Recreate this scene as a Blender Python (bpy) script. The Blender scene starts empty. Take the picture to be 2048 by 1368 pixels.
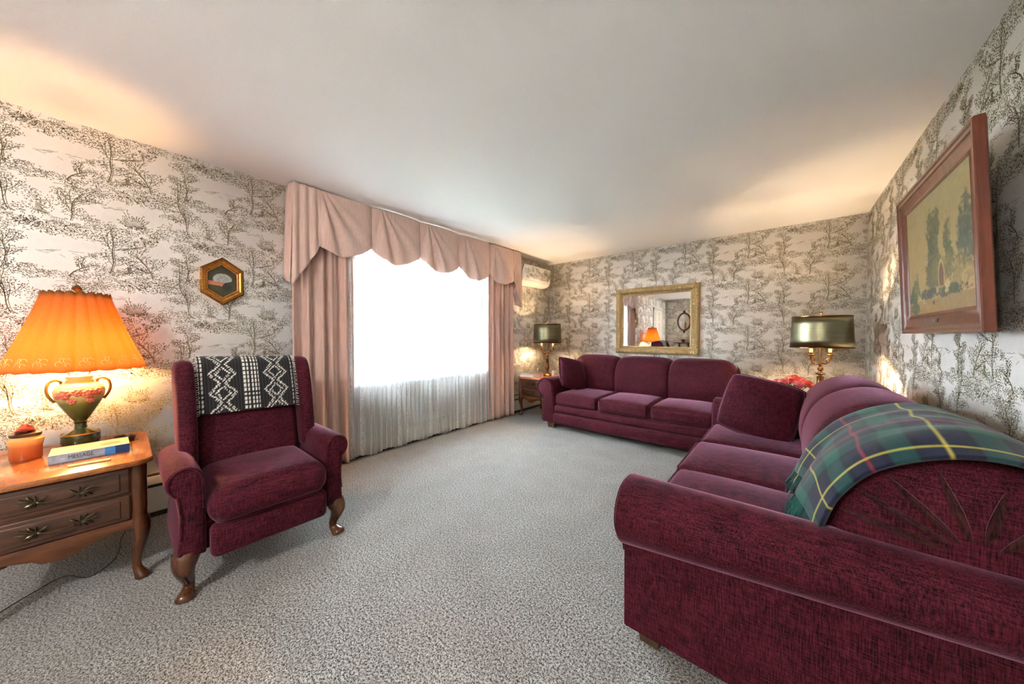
import bpy, math, random
import numpy as np
from mathutils import Vector, Matrix

# ------------------------------------------------------------------ camera, world, exposure
S = bpy.context.scene
COL = S.collection
PI = math.pi
LW, RW, BW, FW, CH = -3.22, 0.64, 4.89, -2.5, 2.44      # room planes

cd = bpy.data.cameras.new('camera'); cam = bpy.data.objects.new('camera', cd); COL.objects.link(cam)
cam.location = (0, 0, 1.185)
cam.rotation_euler = (math.radians(90 - 1.1), 0, math.radians(39.9))
cd.sensor_width = 36; cd.lens = 652 / 2048 * 36; cd.clip_start = 0.02
S.camera = cam

wd = bpy.data.worlds.new('sky'); S.world = wd; wd.use_nodes = True
bg = wd.node_tree.nodes['Background']
bg.inputs[0].default_value = (0.76, 0.89, 1.0, 1); bg.inputs[1].default_value = 24.0

def light(name, typ, loc, power, color, parent=None, **k):
    l = bpy.data.lights.new(name, typ); o = bpy.data.objects.new(name, l); COL.objects.link(o)
    l.energy = power; l.color = color; o.location = loc
    for a, b in k.items(): setattr(l, a, b)
    if parent: o.parent = parent
    return o

S.view_settings.view_transform = 'Standard'; S.view_settings.look = 'None'
S.view_settings.exposure = 2.1; S.view_settings.gamma = 1
S.cycles.max_bounces = 10; S.cycles.transparent_max_bounces = 16
S.cycles.diffuse_bounces = 6
S.cycles.sample_clamp_indirect = 25

# ------------------------------------------------------------------ materials
def srgb(r, g, b):
    f = lambda c: c / 12.92 if c <= .04045 else ((c + .055) / 1.055) ** 2.4
    return (f(r / 255), f(g / 255), f(b / 255), 1)

class NT:
    def __init__(s, name):
        s.m = bpy.data.materials.new(name); s.m.use_nodes = True
        s.t = s.m.node_tree; s.n = s.t.nodes; s.b = s.n['Principled BSDF']; s.out = s.n['Material Output']
    def node(s, typ, **k):
        n = s.n.new(typ)
        for a, b in k.items():
            if a.startswith('i_'): n.inputs[a[2:].replace('_', ' ')].default_value = b
            else: setattr(n, a, b)
        return n
    def link(s, a, b): s.t.links.new(a, b)
    def coord(s, scale=(1, 1, 1), kind='Object'):
        c = s.node('ShaderNodeTexCoord'); m = s.node('ShaderNodeMapping'); m.inputs['Scale'].default_value = scale
        s.link(c.outputs[kind], m.inputs['Vector']); return m.outputs[0]
    def noise(s, vec, scale, detail=3, rough=.55, dist=0):
        n = s.node('ShaderNodeTexNoise'); n.inputs['Scale'].default_value = scale; n.inputs['Detail'].default_value = detail
        n.inputs['Roughness'].default_value = rough; n.inputs['Distortion'].default_value = dist
        s.link(vec, n.inputs['Vector']); return n.outputs['Fac']
    def ramp(s, fac, stops):
        r = s.node('ShaderNodeValToRGB'); e = r.color_ramp.elements
        while len(e) < len(stops): e.new(.5)
        for el, (p, c) in zip(e, stops): el.position = p; el.color = c
        s.link(fac, r.inputs[0]); return r.outputs[0]
    def bump(s, h, strength=.3, dist=.002):
        b = s.node('ShaderNodeBump'); b.inputs['Strength'].default_value = strength; b.inputs['Distance'].default_value = dist
        s.link(h, b.inputs['Height']); s.link(b.outputs[0], s.b.inputs['Normal'])
    def set(s, **k):
        for a, v in k.items(): s.b.inputs[a.replace('_', ' ')].default_value = v
        return s

def plain(name, col, rough=.5, metal=0, var=.12, vscale=30, bump=0, **k):
    n = NT(name); v = n.coord()
    f = n.noise(v, vscale, 3)
    c = np.array(col[:3])
    n.link(n.ramp(f, [(.3, (*(c * (1 - var)), 1)), (.7, (*np.minimum(c * (1 + var), 1), 1))]), n.b.inputs['Base Color'])
    n.set(Roughness=rough, Metallic=metal, **k)
    if bump: n.bump(f, bump, .003)
    return n.m

def velvet(name, dark, light_, s1=(330, 330, 26), s2=(24, 24, 330)):
    n = NT(name)
    v1 = n.coord(s1); v2 = n.coord(s2); v3 = n.coord((1, 1, 1)); v4 = n.coord((60, 60, 60))
    a = n.noise(v1, 1, 2); b = n.noise(v2, 1, 2); c = n.noise(v3, 8, 4, .6); e = n.noise(v4, 3, 3, .7)
    def mad(x, k, y=None):
        m = n.node('ShaderNodeMath', operation='MULTIPLY_ADD'); n.link(x, m.inputs[0]); m.inputs[1].default_value = k
        if y is not None: n.link(y, m.inputs[2])
        else: m.inputs[2].default_value = 0
        return m.outputs[0]
    h = mad(a, .38, mad(b, .30, mad(c, .12, mad(e, .20))))
    n.link(n.ramp(h, [(.40, dark), (.5, tuple((np.array(dark) * .5 + np.array(light_) * .5))), (.60, light_)]), n.b.inputs['Base Color'])
    n.set(Roughness=.8, Sheen_Weight=.5, Sheen_Roughness=.3, Sheen_Tint=(.80, .40, .58, 1), Specular_IOR_Level=.1)
    n.bump(h, .6, .004)
    return n.m

def wood(name, dark, light_, rough=.28, axis=0, coat=.3):
    n = NT(name); sc = [14, 14, 14]; sc[axis] = 1.6
    v = n.coord(tuple(sc)); f = n.noise(v, 2.2, 6, .62, .8)
    n.link(n.ramp(f, [(.28, dark), (.5, tuple((np.array(dark) + np.array(light_)) / 2)), (.72, light_)]), n.b.inputs['Base Color'])
    n.set(Roughness=rough, Coat_Weight=coat, Coat_Roughness=.15)
    return n.m

def attr_mat(name, rough=.8, sheen=0, bump=0, spec=.3):
    n = NT(name); a = n.node('ShaderNodeAttribute', attribute_name='Col')
    n.link(a.outputs['Color'], n.b.inputs['Base Color']); n.set(Roughness=rough, Sheen_Weight=sheen, Specular_IOR_Level=spec)
    if bump: n.bump(n.noise(n.coord(), 500, 2), bump, .002)
    return n.m

def cloth(name, col, transl=.25, var=.1):
    n = NT(name); v = n.coord((120, 120, 6)); f = n.noise(v, 1, 2); c = np.array(col[:3])
    cc = n.ramp(f, [(.3, (*(c * (1 - var)), 1)), (.7, (*(c * (1 + var)), 1))])
    n.link(cc, n.b.inputs['Base Color']); n.set(Roughness=.6, Sheen_Weight=.3, Specular_IOR_Level=.25)
    if transl:
        t = n.node('ShaderNodeBsdfTranslucent'); n.link(cc, t.inputs[0])
        mx = n.node('ShaderNodeMixShader'); mx.inputs[0].default_value = transl
        n.link(n.b.outputs[0], mx.inputs[1]); n.link(t.outputs[0], mx.inputs[2]); n.link(mx.outputs[0], n.out.inputs[0])
    return n.m

M = {}
M['paper'] = plain('wallpaper_ground', srgb(238, 234, 228), .75, var=.02, vscale=60)
M['ink'] = plain('wallpaper_ink', srgb(122, 112, 80), .75, var=.2, vscale=8)
M['ceiling'] = plain('ceiling_paint', srgb(238, 237, 235), .9, var=.015, vscale=120, bump=.15)
M['white'] = plain('white_paint', srgb(226, 224, 218), .45, var=.02)
M['cream'] = plain('cream_enamel', srgb(218, 212, 198), .4, var=.03)
M['slot'] = plain('dark_slot', srgb(40, 38, 36), .8)
M['velvet'] = velvet('burgundy_chenille', srgb(20, 7, 10), srgb(94, 32, 45))
M['velvet_pillow'] = velvet('burgundy_pillow_chenille', srgb(20, 7, 10), srgb(92, 30, 46), (330, 26, 26), (24, 330, 24))
M['velvet2'] = velvet('brown_chenille_crease_shade', srgb(30, 14, 13), srgb(72, 38, 36), (330, 26, 26), (24, 330, 24))  # brown pillow cloth; also the crease shade painted on the sofa ends
M['wood'] = wood('walnut_varnish', srgb(62, 32, 16), srgb(112, 64, 32))
M['wood_top'] = wood('cherry_top', srgb(120, 66, 28), srgb(176, 108, 54), .22, 1, .5)
M['wood_dark'] = wood('dark_walnut', srgb(44, 24, 14), srgb(82, 48, 28), .35)
M['wood_drawer'] = wood('shaded_drawer_walnut', srgb(52, 30, 20), srgb(92, 56, 36), .35)  # dark walnut, with some of the drawer fronts' shade put into the colour
M['leg'] = wood('cabriole_walnut', srgb(58, 30, 16), srgb(100, 56, 30), .22, 2, .5)
M['foot'] = wood('block_foot_wood', srgb(60, 42, 28), srgb(92, 66, 44), .5, 2, .1)
M['framewood'] = wood('mahogany_frame', srgb(84, 38, 22), srgb(132, 66, 40), .35, 2, .25)
M['bronze'] = plain('aged_bronze', srgb(92, 82, 64), .35, 1, .3, 60)
M['brass'] = plain('antique_brass', srgb(132, 96, 58), .3, 1, .2, 40)
M['gold'] = plain('antique_gold_leaf', srgb(190, 163, 116), .5, .45, .35, 90, bump=.4)
M['hexgold'] = plain('bright_gilt', srgb(176, 126, 58), .38, .7, .3, 70)
M['drape'] = cloth('dusty_pink_drape', srgb(220, 188, 174), .18)
M['valance'] = cloth('dusty_pink_valance', srgb(222, 192, 178), .12)
M['candle'] = plain('candle_sleeve', srgb(246, 226, 180), .6, var=.04)
M['black'] = plain('black_plastic', srgb(24, 23, 24), .3)
M['green'] = plain('green_glaze', srgb(58, 68, 32), .22, var=.4, vscale=14, Coat_Weight=.5)
M['ivory'] = plain('ivory_glaze', srgb(226, 204, 140), .25, var=.15, vscale=16, Coat_Weight=.5)
M['rose_glaze'] = plain('rose_glaze', srgb(196, 110, 84), .3, var=.2, vscale=60)
M['goldtrim'] = plain('gilt_trim', srgb(170, 128, 52), .3, .8, .15)
M['pink'] = plain('pink_petal', srgb(224, 138, 152), .6, var=.15, vscale=50)
M['coral'] = plain('coral_petal', srgb(220, 118, 98), .6, var=.15, vscale=50)
M['leaf'] = plain('leaf_green', srgb(56, 84, 44), .5, var=.3)
M['paperpages'] = plain('book_pages', srgb(222, 206, 168), .8, var=.05, vscale=300)
M['tanwood'] = plain('pale_wood', srgb(206, 160, 98), .5, var=.12, vscale=40)
M['mug'] = plain('white_china', srgb(226, 222, 214), .2, var=.02)
M['reddish'] = plain('red_glass_dark', srgb(96, 26, 22), .2)
M['blackcord'] = plain('black_cord', srgb(22, 20, 20), .5)
M['silver'] = plain('mirror_silver', (.86, .87, .86, 1), .015, 1, 0)

def mk_carpet():
    n = NT('speckled_carpet'); v = n.coord()
    f1 = n.noise(v, 300, 2, .7); f2 = n.noise(v, 120, 3, .65); f3 = n.noise(v, 5, 3)
    m = n.node('ShaderNodeMath', operation='MULTIPLY_ADD'); n.link(f1, m.inputs[0]); m.inputs[1].default_value = .55
    m2 = n.node('ShaderNodeMath', operation='MULTIPLY'); n.link(f2, m2.inputs[0]); m2.inputs[1].default_value = .5
    n.link(m2.outputs[0], m.inputs[2])
    c = n.ramp(m.outputs[0], [(.455, srgb(34, 34, 34)), (.495, srgb(104, 102, 99)), (.54, srgb(158, 155, 150)), (.64, srgb(196, 194, 189))])
    c2 = n.ramp(f3, [(.35, (.90, .89, .88, 1)), (.65, (1, 1, 1, 1))])
    mx = n.node('ShaderNodeMixRGB', blend_type='MULTIPLY'); mx.inputs[0].default_value = 1
    n.link(c, mx.inputs[1]); n.link(c2, mx.inputs[2]); n.link(mx.outputs[0], n.b.inputs['Base Color'])
    n.set(Roughness=.95, Sheen_Weight=.15, Specular_IOR_Level=.1); n.bump(m.outputs[0], .8, .008)
    return n.m
M['carpet'] = mk_carpet()

def mk_sheer():
    n = NT('lace_sheer')
    c = n.node('ShaderNodeTexCoord'); sp = n.node('ShaderNodeSeparateXYZ'); n.link(c.outputs['UV'], sp.inputs[0])
    # lace bands running down the cloth: u = cloth width in metres, v = height in metres
    def band(period, width):
        a = n.node('ShaderNodeMath', operation='MODULO'); n.link(sp.outputs['X'], a.inputs[0]); a.inputs[1].default_value = period
        b = n.node('ShaderNodeMath', operation='LESS_THAN'); n.link(a.outputs[0], b.inputs[0]); b.inputs[1].default_value = width
        return b.outputs[0]
    bd = band(.16, .035)
    w = n.node('ShaderNodeTexVoronoi', feature='DISTANCE_TO_EDGE'); w.inputs['Scale'].default_value = 70; n.link(c.outputs['UV'], w.inputs['Vector'])
    th = n.node('ShaderNodeMath', operation='LESS_THAN'); n.link(w.outputs['Distance'], th.inputs[0]); th.inputs[1].default_value = .18
    ml = n.node('ShaderNodeMath', operation='MULTIPLY'); n.link(bd, ml.inputs[0]); n.link(th.outputs[0], ml.inputs[1])
    fac = n.node('ShaderNodeMath', operation='MULTIPLY_ADD'); n.link(ml.outputs[0], fac.inputs[0]); fac.inputs[1].default_value = .25
    lw = n.node('ShaderNodeLayerWeight'); lw.inputs[0].default_value = .4
    fb_ = n.node('ShaderNodeMath', operation='MULTIPLY_ADD'); n.link(lw.outputs['Facing'], fb_.inputs[0]); fb_.inputs[1].default_value = .65; fb_.inputs[2].default_value = .36; n.link(fb_.outputs[0], fac.inputs[2])
    fac.use_clamp = True
    tr = n.node('ShaderNodeBsdfTransparent'); tl = n.node('ShaderNodeBsdfTranslucent'); df = n.node('ShaderNodeBsdfDiffuse')
    tl.inputs[0].default_value = (.30, .31, .32, 1); df.inputs[0].default_value = (.92, .94, .96, 1)
    mx = n.node('ShaderNodeMixShader'); mx.inputs[0].default_value = .6; n.link(tl.outputs[0], mx.inputs[1]); n.link(df.outputs[0], mx.inputs[2])
    m2 = n.node('ShaderNodeMixShader'); n.link(fac.outputs[0], m2.inputs[0]); n.link(tr.outputs[0], m2.inputs[1]); n.link(mx.outputs[0], m2.inputs[2])
    n.link(m2.outputs[0], n.out.inputs[0]); return n.m
M['sheer'] = mk_sheer()

def mk_glass():
    n = NT('window_glass'); tr = n.node('ShaderNodeBsdfTransparent'); gl = n.node('ShaderNodeBsdfGlossy'); gl.inputs['Roughness'].default_value = .02
    mx = n.node('ShaderNodeMixShader'); mx.inputs[0].default_value = .06
    n.link(tr.outputs[0], mx.inputs[1]); n.link(gl.outputs[0], mx.inputs[2]); n.link(mx.outputs[0], n.out.inputs[0]); return n.m
M['glass'] = mk_glass()

def mk_shade():
    n = NT('pleated_linen_shade'); v = n.coord((90, 90, 90)); f = n.noise(v, 3, 2)
    cc = n.ramp(f, [(.3, srgb(160, 118, 70)), (.7, srgb(178, 134, 82))])
    t = n.node('ShaderNodeBsdfTranslucent'); n.link(cc, t.inputs[0]); n.link(cc, n.b.inputs['Base Color']); n.set(Roughness=.8)
    mx = n.node('ShaderNodeMixShader'); mx.inputs[0].default_value = .72
    n.link(n.b.outputs[0], mx.inputs[1]); n.link(t.outputs[0], mx.inputs[2]); n.link(mx.outputs[0], n.out.inputs[0]); return n.m
M['shade'] = mk_shade()

def mk_brushed():
    n = NT('brushed_brass_shade'); v = n.coord((1, 1, 220)); f = n.noise(v, 2, 2)
    n.link(n.ramp(f, [(.3, srgb(104, 101, 78)), (.7, srgb(138, 132, 104))]), n.b.inputs['Base Color'])
    n.set(Roughness=.36, Metallic=1, Anisotropic=.5); n.bump(f, .1, .001); return n.m
M['metalshade'] = mk_brushed()

def mk_amber():
    n = NT('amber_glass'); g = n.coord((1, 1, 1), 'Generated'); sp = n.node('ShaderNodeSeparateXYZ'); n.link(g, sp.inputs[0])
    n.link(n.ramp(sp.outputs['Z'], [(.1, srgb(178, 74, 30)), (.55, srgb(204, 104, 44)), (.8, srgb(232, 168, 92))]), n.b.inputs['Base Color'])
    n.set(Roughness=.2, Coat_Weight=.5, Subsurface_Weight=.2, Subsurface_Radius=(.02, .01, .005)); return n.m
M['amber'] = mk_amber()
M['attr_canvas'] = attr_mat('oil_canvas', .45, spec=.4)
M['attr_knit'] = attr_mat('woven_black_white', .9, .15, .5)
M['attr_wool'] = attr_mat('plaid_wool', .9, .18, .7)
M['lawn'] = plain('lawn', srgb(40, 60, 22), .9, var=.25, vscale=3)
M['hedge'] = plain('tree_leaves', srgb(48, 66, 46), .9, var=.4, vscale=4)
M['siding'] = plain('grey_siding', srgb(70, 78, 86), .8, var=.05)
M['bark'] = plain('bark', srgb(84, 70, 58), .9, var=.3)

# ------------------------------------------------------------------ mesh builder
class MB:
    def __init__(s): s.v = []; s.f = []
    def add(s, v, f):
        n = len(s.v); s.v += [tuple(map(float, p)) for p in v]; s.f += [tuple(i + n for i in q) for q in f]; return s
    def box(s, x0, x1, y0, y1, z0, z1):
        return s.add([(x, y, z) for x in (x0, x1) for y in (y0, y1) for z in (z0, z1)],
                     [(0, 1, 3, 2), (4, 6, 7, 5), (0, 4, 5, 1), (2, 3, 7, 6), (0, 2, 6, 4), (1, 5, 7, 3)])
    def rbox(s, x0, x1, y0, y1, z0, z1, r=.01, seg=2, mid=1, puff=(0, 0, 0), xf=None):
        lo, hi = (x0, y0, z0), (x1, y1, z1)
        r = min(r, (x1 - x0) * .499, (y1 - y0) * .499, (z1 - z0) * .499)
        ax = []
        for a in range(3):
            L = [lo[a] + r * i / seg for i in range(seg)] + list(np.linspace(lo[a] + r, hi[a] - r, mid + 1)) + [hi[a] - r * i / seg for i in range(seg - 1, -1, -1)]
            ax.append(L)
        idx = {}; V = []; Fc = []
        def vert(p):
            k = tuple(round(c, 6) for c in p)
            if k in idx: return idx[k]
            q = [min(max(p[a], lo[a] + r), hi[a] - r) for a in range(3)]
            d = np.array(p) - q; l = np.linalg.norm(d)
            w = np.array(q) + (d / l * r if l > 1e-9 else 0)
            t = [(p[a] - lo[a]) / (hi[a] - lo[a]) * 2 - 1 for a in range(3)]
            for a in range(3):
                if puff[a]:
                    b, c = (a + 1) % 3, (a + 2) % 3
                    w[a] += puff[a] * t[a] * (1 - t[b] ** 2) ** .6 * (1 - t[c] ** 2) ** .6
            if xf: w = xf(w)
            idx[k] = len(V); V.append(tuple(w)); return idx[k]
        for a in range(3):
            b, c = (a + 1) % 3, (a + 2) % 3
            for side, val in ((0, lo[a]), (1, hi[a])):
                for i in range(len(ax[b]) - 1):
                    for j in range(len(ax[c]) - 1):
                        qs = []
                        for (ii, jj) in ((i, j), (i + 1, j), (i + 1, j + 1), (i, j + 1)):
                            p = [0, 0, 0]; p[a] = val; p[b] = ax[b][ii]; p[c] = ax[c][jj]; qs.append(vert(p))
                        Fc.append(tuple(qs) if side else tuple(reversed(qs)))
        return s.add(V, Fc)
    def loft(s, rings, cap=True, closed=True):
        n = len(rings[0]); V = [p for r in rings for p in r]; Fc = []
        for i in range(len(rings) - 1):
            for j in range(n if closed else n - 1):
                k = (j + 1) % n; Fc.append((i * n + j, i * n + k, (i + 1) * n + k, (i + 1) * n + j))
        if cap: Fc.append(tuple(range(n - 1, -1, -1))); Fc.append(tuple(range((len(rings) - 1) * n, len(rings) * n)))
        return s.add(V, Fc)
    def tube(s, pts, r, seg=8, sy=1.0):
        P = [Vector(p) for p in pts]; n = len(P); R = r if hasattr(r, '__len__') else [r] * n
        rings = []; up = None
        for i in range(n):
            t = (P[min(i + 1, n - 1)] - P[max(i - 1, 0)]).normalized()
            if up is None: up = t.orthogonal().normalized()
            up = (up - t * up.dot(t)); up = up.normalized() if up.length > 1e-6 else t.orthogonal().normalized()
            bn = t.cross(up)
            rings.append([tuple(P[i] + (up * math.cos(2 * PI * k / seg) + bn * math.sin(2 * PI * k / seg) * sy) * R[i]) for k in range(seg)])
        return s.loft(rings)
    def lathe(s, prof, seg=32, c=(0, 0, 0), rf=None):
        if prof[0][0] > 1e-6 and prof[-1][0] > 1e-6: prof = list(prof) + [prof[0]]
        rings = [[(c[0] + r * (rf(2 * PI * k / seg, z) if rf else 1) * math.cos(2 * PI * k / seg), c[1] + r * (rf(2 * PI * k / seg, z) if rf else 1) * math.sin(2 * PI * k / seg), c[2] + z) for k in range(seg)] for r, z in prof]
        return s.loft(rings, cap=False)
    def sphere(s, c, r, seg=12, rings=8, sc=(1, 1, 1)):
        V = [[(c[0] + sc[0] * r * math.sin(PI * i / rings) * math.cos(2 * PI * k / seg), c[1] + sc[1] * r * math.sin(PI * i / rings) * math.sin(2 * PI * k / seg), c[2] - sc[2] * r * math.cos(PI * i / rings)) for k in range(seg)] for i in range(rings + 1)]
        V[0] = [(a * .0 + c[0] + 1e-4 * math.cos(k), c[1] + 1e-4 * math.sin(k), c[2] - sc[2] * r) for k, (a, _, _) in enumerate(V[0])]
        return s.loft(V)
    def grid(s, fn, nu, nv):
        V = [fn(i / nu, j / nv) for i in range(nu + 1) for j in range(nv + 1)]
        Fc = [(i * (nv + 1) + j, (i + 1) * (nv + 1) + j, (i + 1) * (nv + 1) + j + 1, i * (nv + 1) + j + 1) for i in range(nu) for j in range(nv)]
        return s.add(V, Fc)
    def prism(s, poly, fn, t0, t1, r=.006):
        """poly: 2-D outline; fn(a, b, t) -> point; rounded at both ends"""
        P = np.array(poly, float); n = len(P)
        nx = np.roll(P, -1, 0) - np.roll(P, 1, 0); nrm = np.stack([nx[:, 1], -nx[:, 0]], 1); nrm /= np.linalg.norm(nrm, axis=1)[:, None] + 1e-9
        area = np.sum(P[:, 0] * np.roll(P[:, 1], -1) - np.roll(P[:, 0], -1) * P[:, 1])
        if area < 0: nrm = -nrm
        sg = 1 if t1 > t0 else -1
        st = [(r, 0), (r * .3, .3 * r), (0, r)]
        lev = [(i, t0 + sg * t) for i, t in st] + [(i, t1 - sg * t) for i, t in reversed(st)]
        return s.loft([[fn(a, b, t) for a, b in P - nrm * i] for i, t in lev])
    def xf(s, m):
        s.v = [tuple(m @ Vector(p)) for p in s.v]; return s

def obj(name, mb, mat, parent=None, angle=40, flip=True):
    me = bpy.data.meshes.new(name); me.from_pydata(mb.v, [], mb.f); me.validate()
    me.materials.append(M[mat] if isinstance(mat, str) else mat)
    if flip:
        import bmesh
        b = bmesh.new(); b.from_mesh(me); bmesh.ops.recalc_face_normals(b, faces=b.faces); b.to_mesh(me); b.free()
    me.polygons.foreach_set('use_smooth', [True] * len(me.polygons)); me.set_sharp_from_angle(angle=math.radians(angle))
    o = bpy.data.objects.new(name, me); COL.objects.link(o)
    if parent: o.parent = parent
    return o
def tag(o, label, cat, group=None, kind=None):
    o['label'] = label; o['category'] = cat
    if group: o['group'] = group
    if kind: o['kind'] = kind
    return o
def thing(name, label, cat, loc=(0, 0, 0), rz=0, group=None):
    o = bpy.data.objects.new(name, None); COL.objects.link(o); o.empty_display_size = .05
    o.location = loc; o.rotation_euler = (0, 0, rz); return tag(o, label, cat, group)
def struct(o): o['kind'] = 'structure'; return o
def dup(root, loc, rz, label, group=None):
    def cp(o, par):
        c = o.copy(); COL.objects.link(c); c.parent = par
        for ch in list(o.children): cp(ch, c)
        return c
    r = cp(root, None); r.location = loc; r.rotation_euler = (0, 0, rz); r['label'] = label
    if group: r['group'] = group
    return r
def spline(pts, n):
    """Catmull-Rom through the points"""
    P = [np.array(p, float) for p in pts]; P = [2 * P[0] - P[1]] + P + [2 * P[-1] - P[-2]]; out = []
    m = len(P) - 3
    for k in range(n + 1):
        t = k / n * m; i = min(int(t), m - 1); t -= i
        a, b, c, d = P[i:i + 4]
        out.append(.5 * ((2 * b) + (c - a) * t + (2 * a - 5 * b + 4 * c - d) * t * t + (3 * b - 3 * c + d - a) * t ** 3))
    return out
def colors(o, cols):
    at = o.data.color_attributes.new('Col', 'FLOAT_COLOR', 'POINT'); at.data.foreach_set('color', np.array(cols, 'f').ravel())

# ------------------------------------------------------------------ toile wallpaper print
def toile_tile():
    rnd = random.Random(7); Q = []; seen = {}
    def stroke(pts, w):
        P = [np.array(p) for p in pts]
        for a, b in zip(P[:-1], P[1:]):
            d = b - a; l = np.linalg.norm(d)
            if l < 1e-6: continue
            n = np.array([-d[1], d[0]]) / l * w / 2
            Q.append((a - n, b - n, b + n, a + n))
    def leaf(x, y, a, l, w):
        d = np.array([math.cos(a), math.sin(a)]); n = np.array([-d[1], d[0]]); p = np.array([x, y])
        Q.append((p - d * l / 2, p - n * w / 2, p + d * l / 2, p + n * w / 2))
    def clump(cx, cy, rx, ry, n):
        # engraved foliage: little scalloped arcs with a few solid leaves among them
        for _ in range(n):
            t = rnd.random() * 2 * PI; r = math.sqrt(rnd.random()); x, y = cx + rx * r * math.cos(t), cy + ry * r * math.sin(t)
            key = (int(x % TW / .0062), int(y % TH / .0062))
            if key in seen: continue
            seen[key] = 1
            if rnd.random() < .4: leaf(x, y, rnd.random() * PI * 2, rnd.uniform(.007, .011), rnd.uniform(.0032, .0048))
            else:
                a0 = rnd.uniform(-.8, 2.2); q = rnd.uniform(.0035, .006)
                stroke([(x + q * math.cos(a0 + k * .95), y + q * .8 * math.sin(a0 + k * .95)) for k in range(3)], .0024)
    def curve(p, a, l, bend, n=6):
        pts = [p]; x, y = p
        for i in range(n):
            a += bend / n + rnd.gauss(0, .12); x += math.cos(a) * l / n; y += math.sin(a) * l / n; pts.append((x, y))
        return pts, a
    def tree(x, y, h, lean, k=9):
        tr, a = curve((x, y), PI / 2 + lean * .3, h, lean, 8); stroke(tr, .0042); stroke([(p[0] + h * .035, p[1]) for p in tr], .002)
        for i in range(k):
            p = tr[2 + int(rnd.random() * 6.9)]
            s = rnd.choice((-1, 1)); b, ba = curve(p, PI / 2 + s * rnd.uniform(.6, 1.45) + lean, h * rnd.uniform(.35, .65), -s * .5, 5)
            stroke(b, .0024)
            for q in b[2:]: clump(q[0], q[1] + .004, h * .14, h * .085, 14)
        clump(tr[-1][0], tr[-1][1], h * .24, h * .14, 18)
    def rosette(x, y, r):
        for rr, n in ((r, 7), (r * .6, 5), (r * .25, 3)):
            for i in range(n):
                a = 2 * PI * i / n + rr * 100
                stroke([(x + rr * math.cos(a + da) * (1 + .2 * math.sin(da * PI / .8)), y + rr * .85 * math.sin(a + da)) for da in (0, .4, .8)], .0021)
        for i in range(8):
            a = rnd.random() * 2 * PI; leaf(x + r * 1.4 * math.cos(a), y + r * 1.3 * math.sin(a), a, .015, .006)
    def figure(x, y, h, s=1):
        for i in range(8):
            a0, a1 = 2 * PI * i / 8, 2 * PI * (i + 1) / 8
            stroke([(x + h * .09 * math.cos(a0), y + h * .9 + h * .1 * math.sin(a0)), (x + h * .09 * math.cos(a1), y + h * .9 + h * .1 * math.sin(a1))], .0018)
        stroke([(x - h * .14, y + h * .95), (x + h * .15, y + h * .98)], .003)
        for k in range(7):
            t = k / 6; stroke([(x + s * h * (-.1 + .2 * t), y + h * .78), (x + s * h * (-.12 + .22 * t), y + h * .5), (x + s * h * (-.3 + .85 * t), y + h * .1 * (1 - t))], .0017)
        stroke([(x + s * h * .1, y + h * .72), (x + s * h * .28, y + h * .5), (x + s * h * .42, y + h * .6)], .0022)
        for k in range(6): stroke([(x + s * h * (-.2 + .05 * k), y + h * (.3 + .03 * (k % 3))), (x + s * h * (.02 + .07 * k), y + h * (.22 - .02 * k))], .0016)
    def animal(x, y, l, s=1):
        for k in range(6):
            t = k / 5; xx = x + s * l * (t - .5); hh = l * .24 * math.sin(PI * (t * .9 + .05)) ** .5
            stroke([(xx, y + l * .4 - hh), (xx + s * .004, y + l * .4 + hh * .8)], .0016)
        stroke([(x - l * .5, y + l * .55), (x, y + l * .62), (x + l * .5, y + l * .5)], .002)
        for t in (-.4, -.3, .3, .42): stroke([(x + l * t, y + l * .25), (x + l * t + .003, y)], .0022)
        stroke([(x + s * l * .48, y + l * .5), (x + s * l * .66, y + l * .72), (x + s * l * .8, y + l * .62), (x + s * l * .66, y + l * .55)], .0025)
    def bush(x, y, w, h, n):
        for i in range(n):
            t = rnd.uniform(-1, 1); clump(x + w * t, y + h * 1.2 * rnd.random() * (1 - t * t), w * .2, max(.016, h * .4), 16)
    def ground(x, y, w, n):
        for i in range(n):
            xx = x + rnd.uniform(-w, w); yy = y + rnd.uniform(-.025, .02); l = rnd.uniform(.02, .06)
            stroke([(xx, yy), (xx + l * .5, yy + .004), (xx + l, yy - .001)], .0015)
    def spiky(x, y, r):
        for i in range(19):
            a = PI * (.06 + .88 * i / 18); l = r * (.55 + .75 * math.sin(a)) * rnd.uniform(.7, 1.1)
            pts = [(x + l * t * math.cos(a + .12 * t * math.cos(a)), y + l * t * math.sin(a + .12 * t * math.cos(a))) for t in (.15, .4, .65, .85, 1)]; stroke(pts, .0018)
            for q in pts[2:]:
                for s in (-1, 1): leaf(q[0] + rnd.gauss(0, .003), q[1] + rnd.gauss(0, .003), a + s * .6, .011, .003)
    # big scene
    ground(.22, .12, .20, 22)
    tree(.13, .15, .24, .45, 14); tree(.33, .14, .18, -.35, 11)
    figure(.225, .145, .085, 1); animal(.385, .15, .05, -1); animal(.285, .118, .045, 1)
    for (x, y, r) in ((.20, .095, .018), (.245, .085, .020), (.29, .093, .017), (.165, .105, .015), (.335, .1, .016)): rosette(x, y, r)
    bush(.25, .055, .19, .06, 48); bush(.05, .13, .08, .08, 24); bush(.42, .105, .07, .05, 16); bush(.28, .16, .14, .07, 26); bush(.13, .25, .10, .06, 16)
    # second scene, half a drop higher
    ground(.55, .385, .15, 16)
    tree(.47, .41, .20, -.45, 12); tree(.65, .40, .16, .4, 10)
    figure(.55, .405, .075, -1); animal(.60, .37, .045, 1)
    for (x, y, r) in ((.53, .355, .017), (.575, .345, .019), (.62, .355, .015)): rosette(x, y, r)
    bush(.57, .315, .15, .055, 34); bush(.43, .38, .07, .07, 18); bush(.60, .40, .11, .06, 20); bush(.46, .50, .08, .04, 10)
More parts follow.
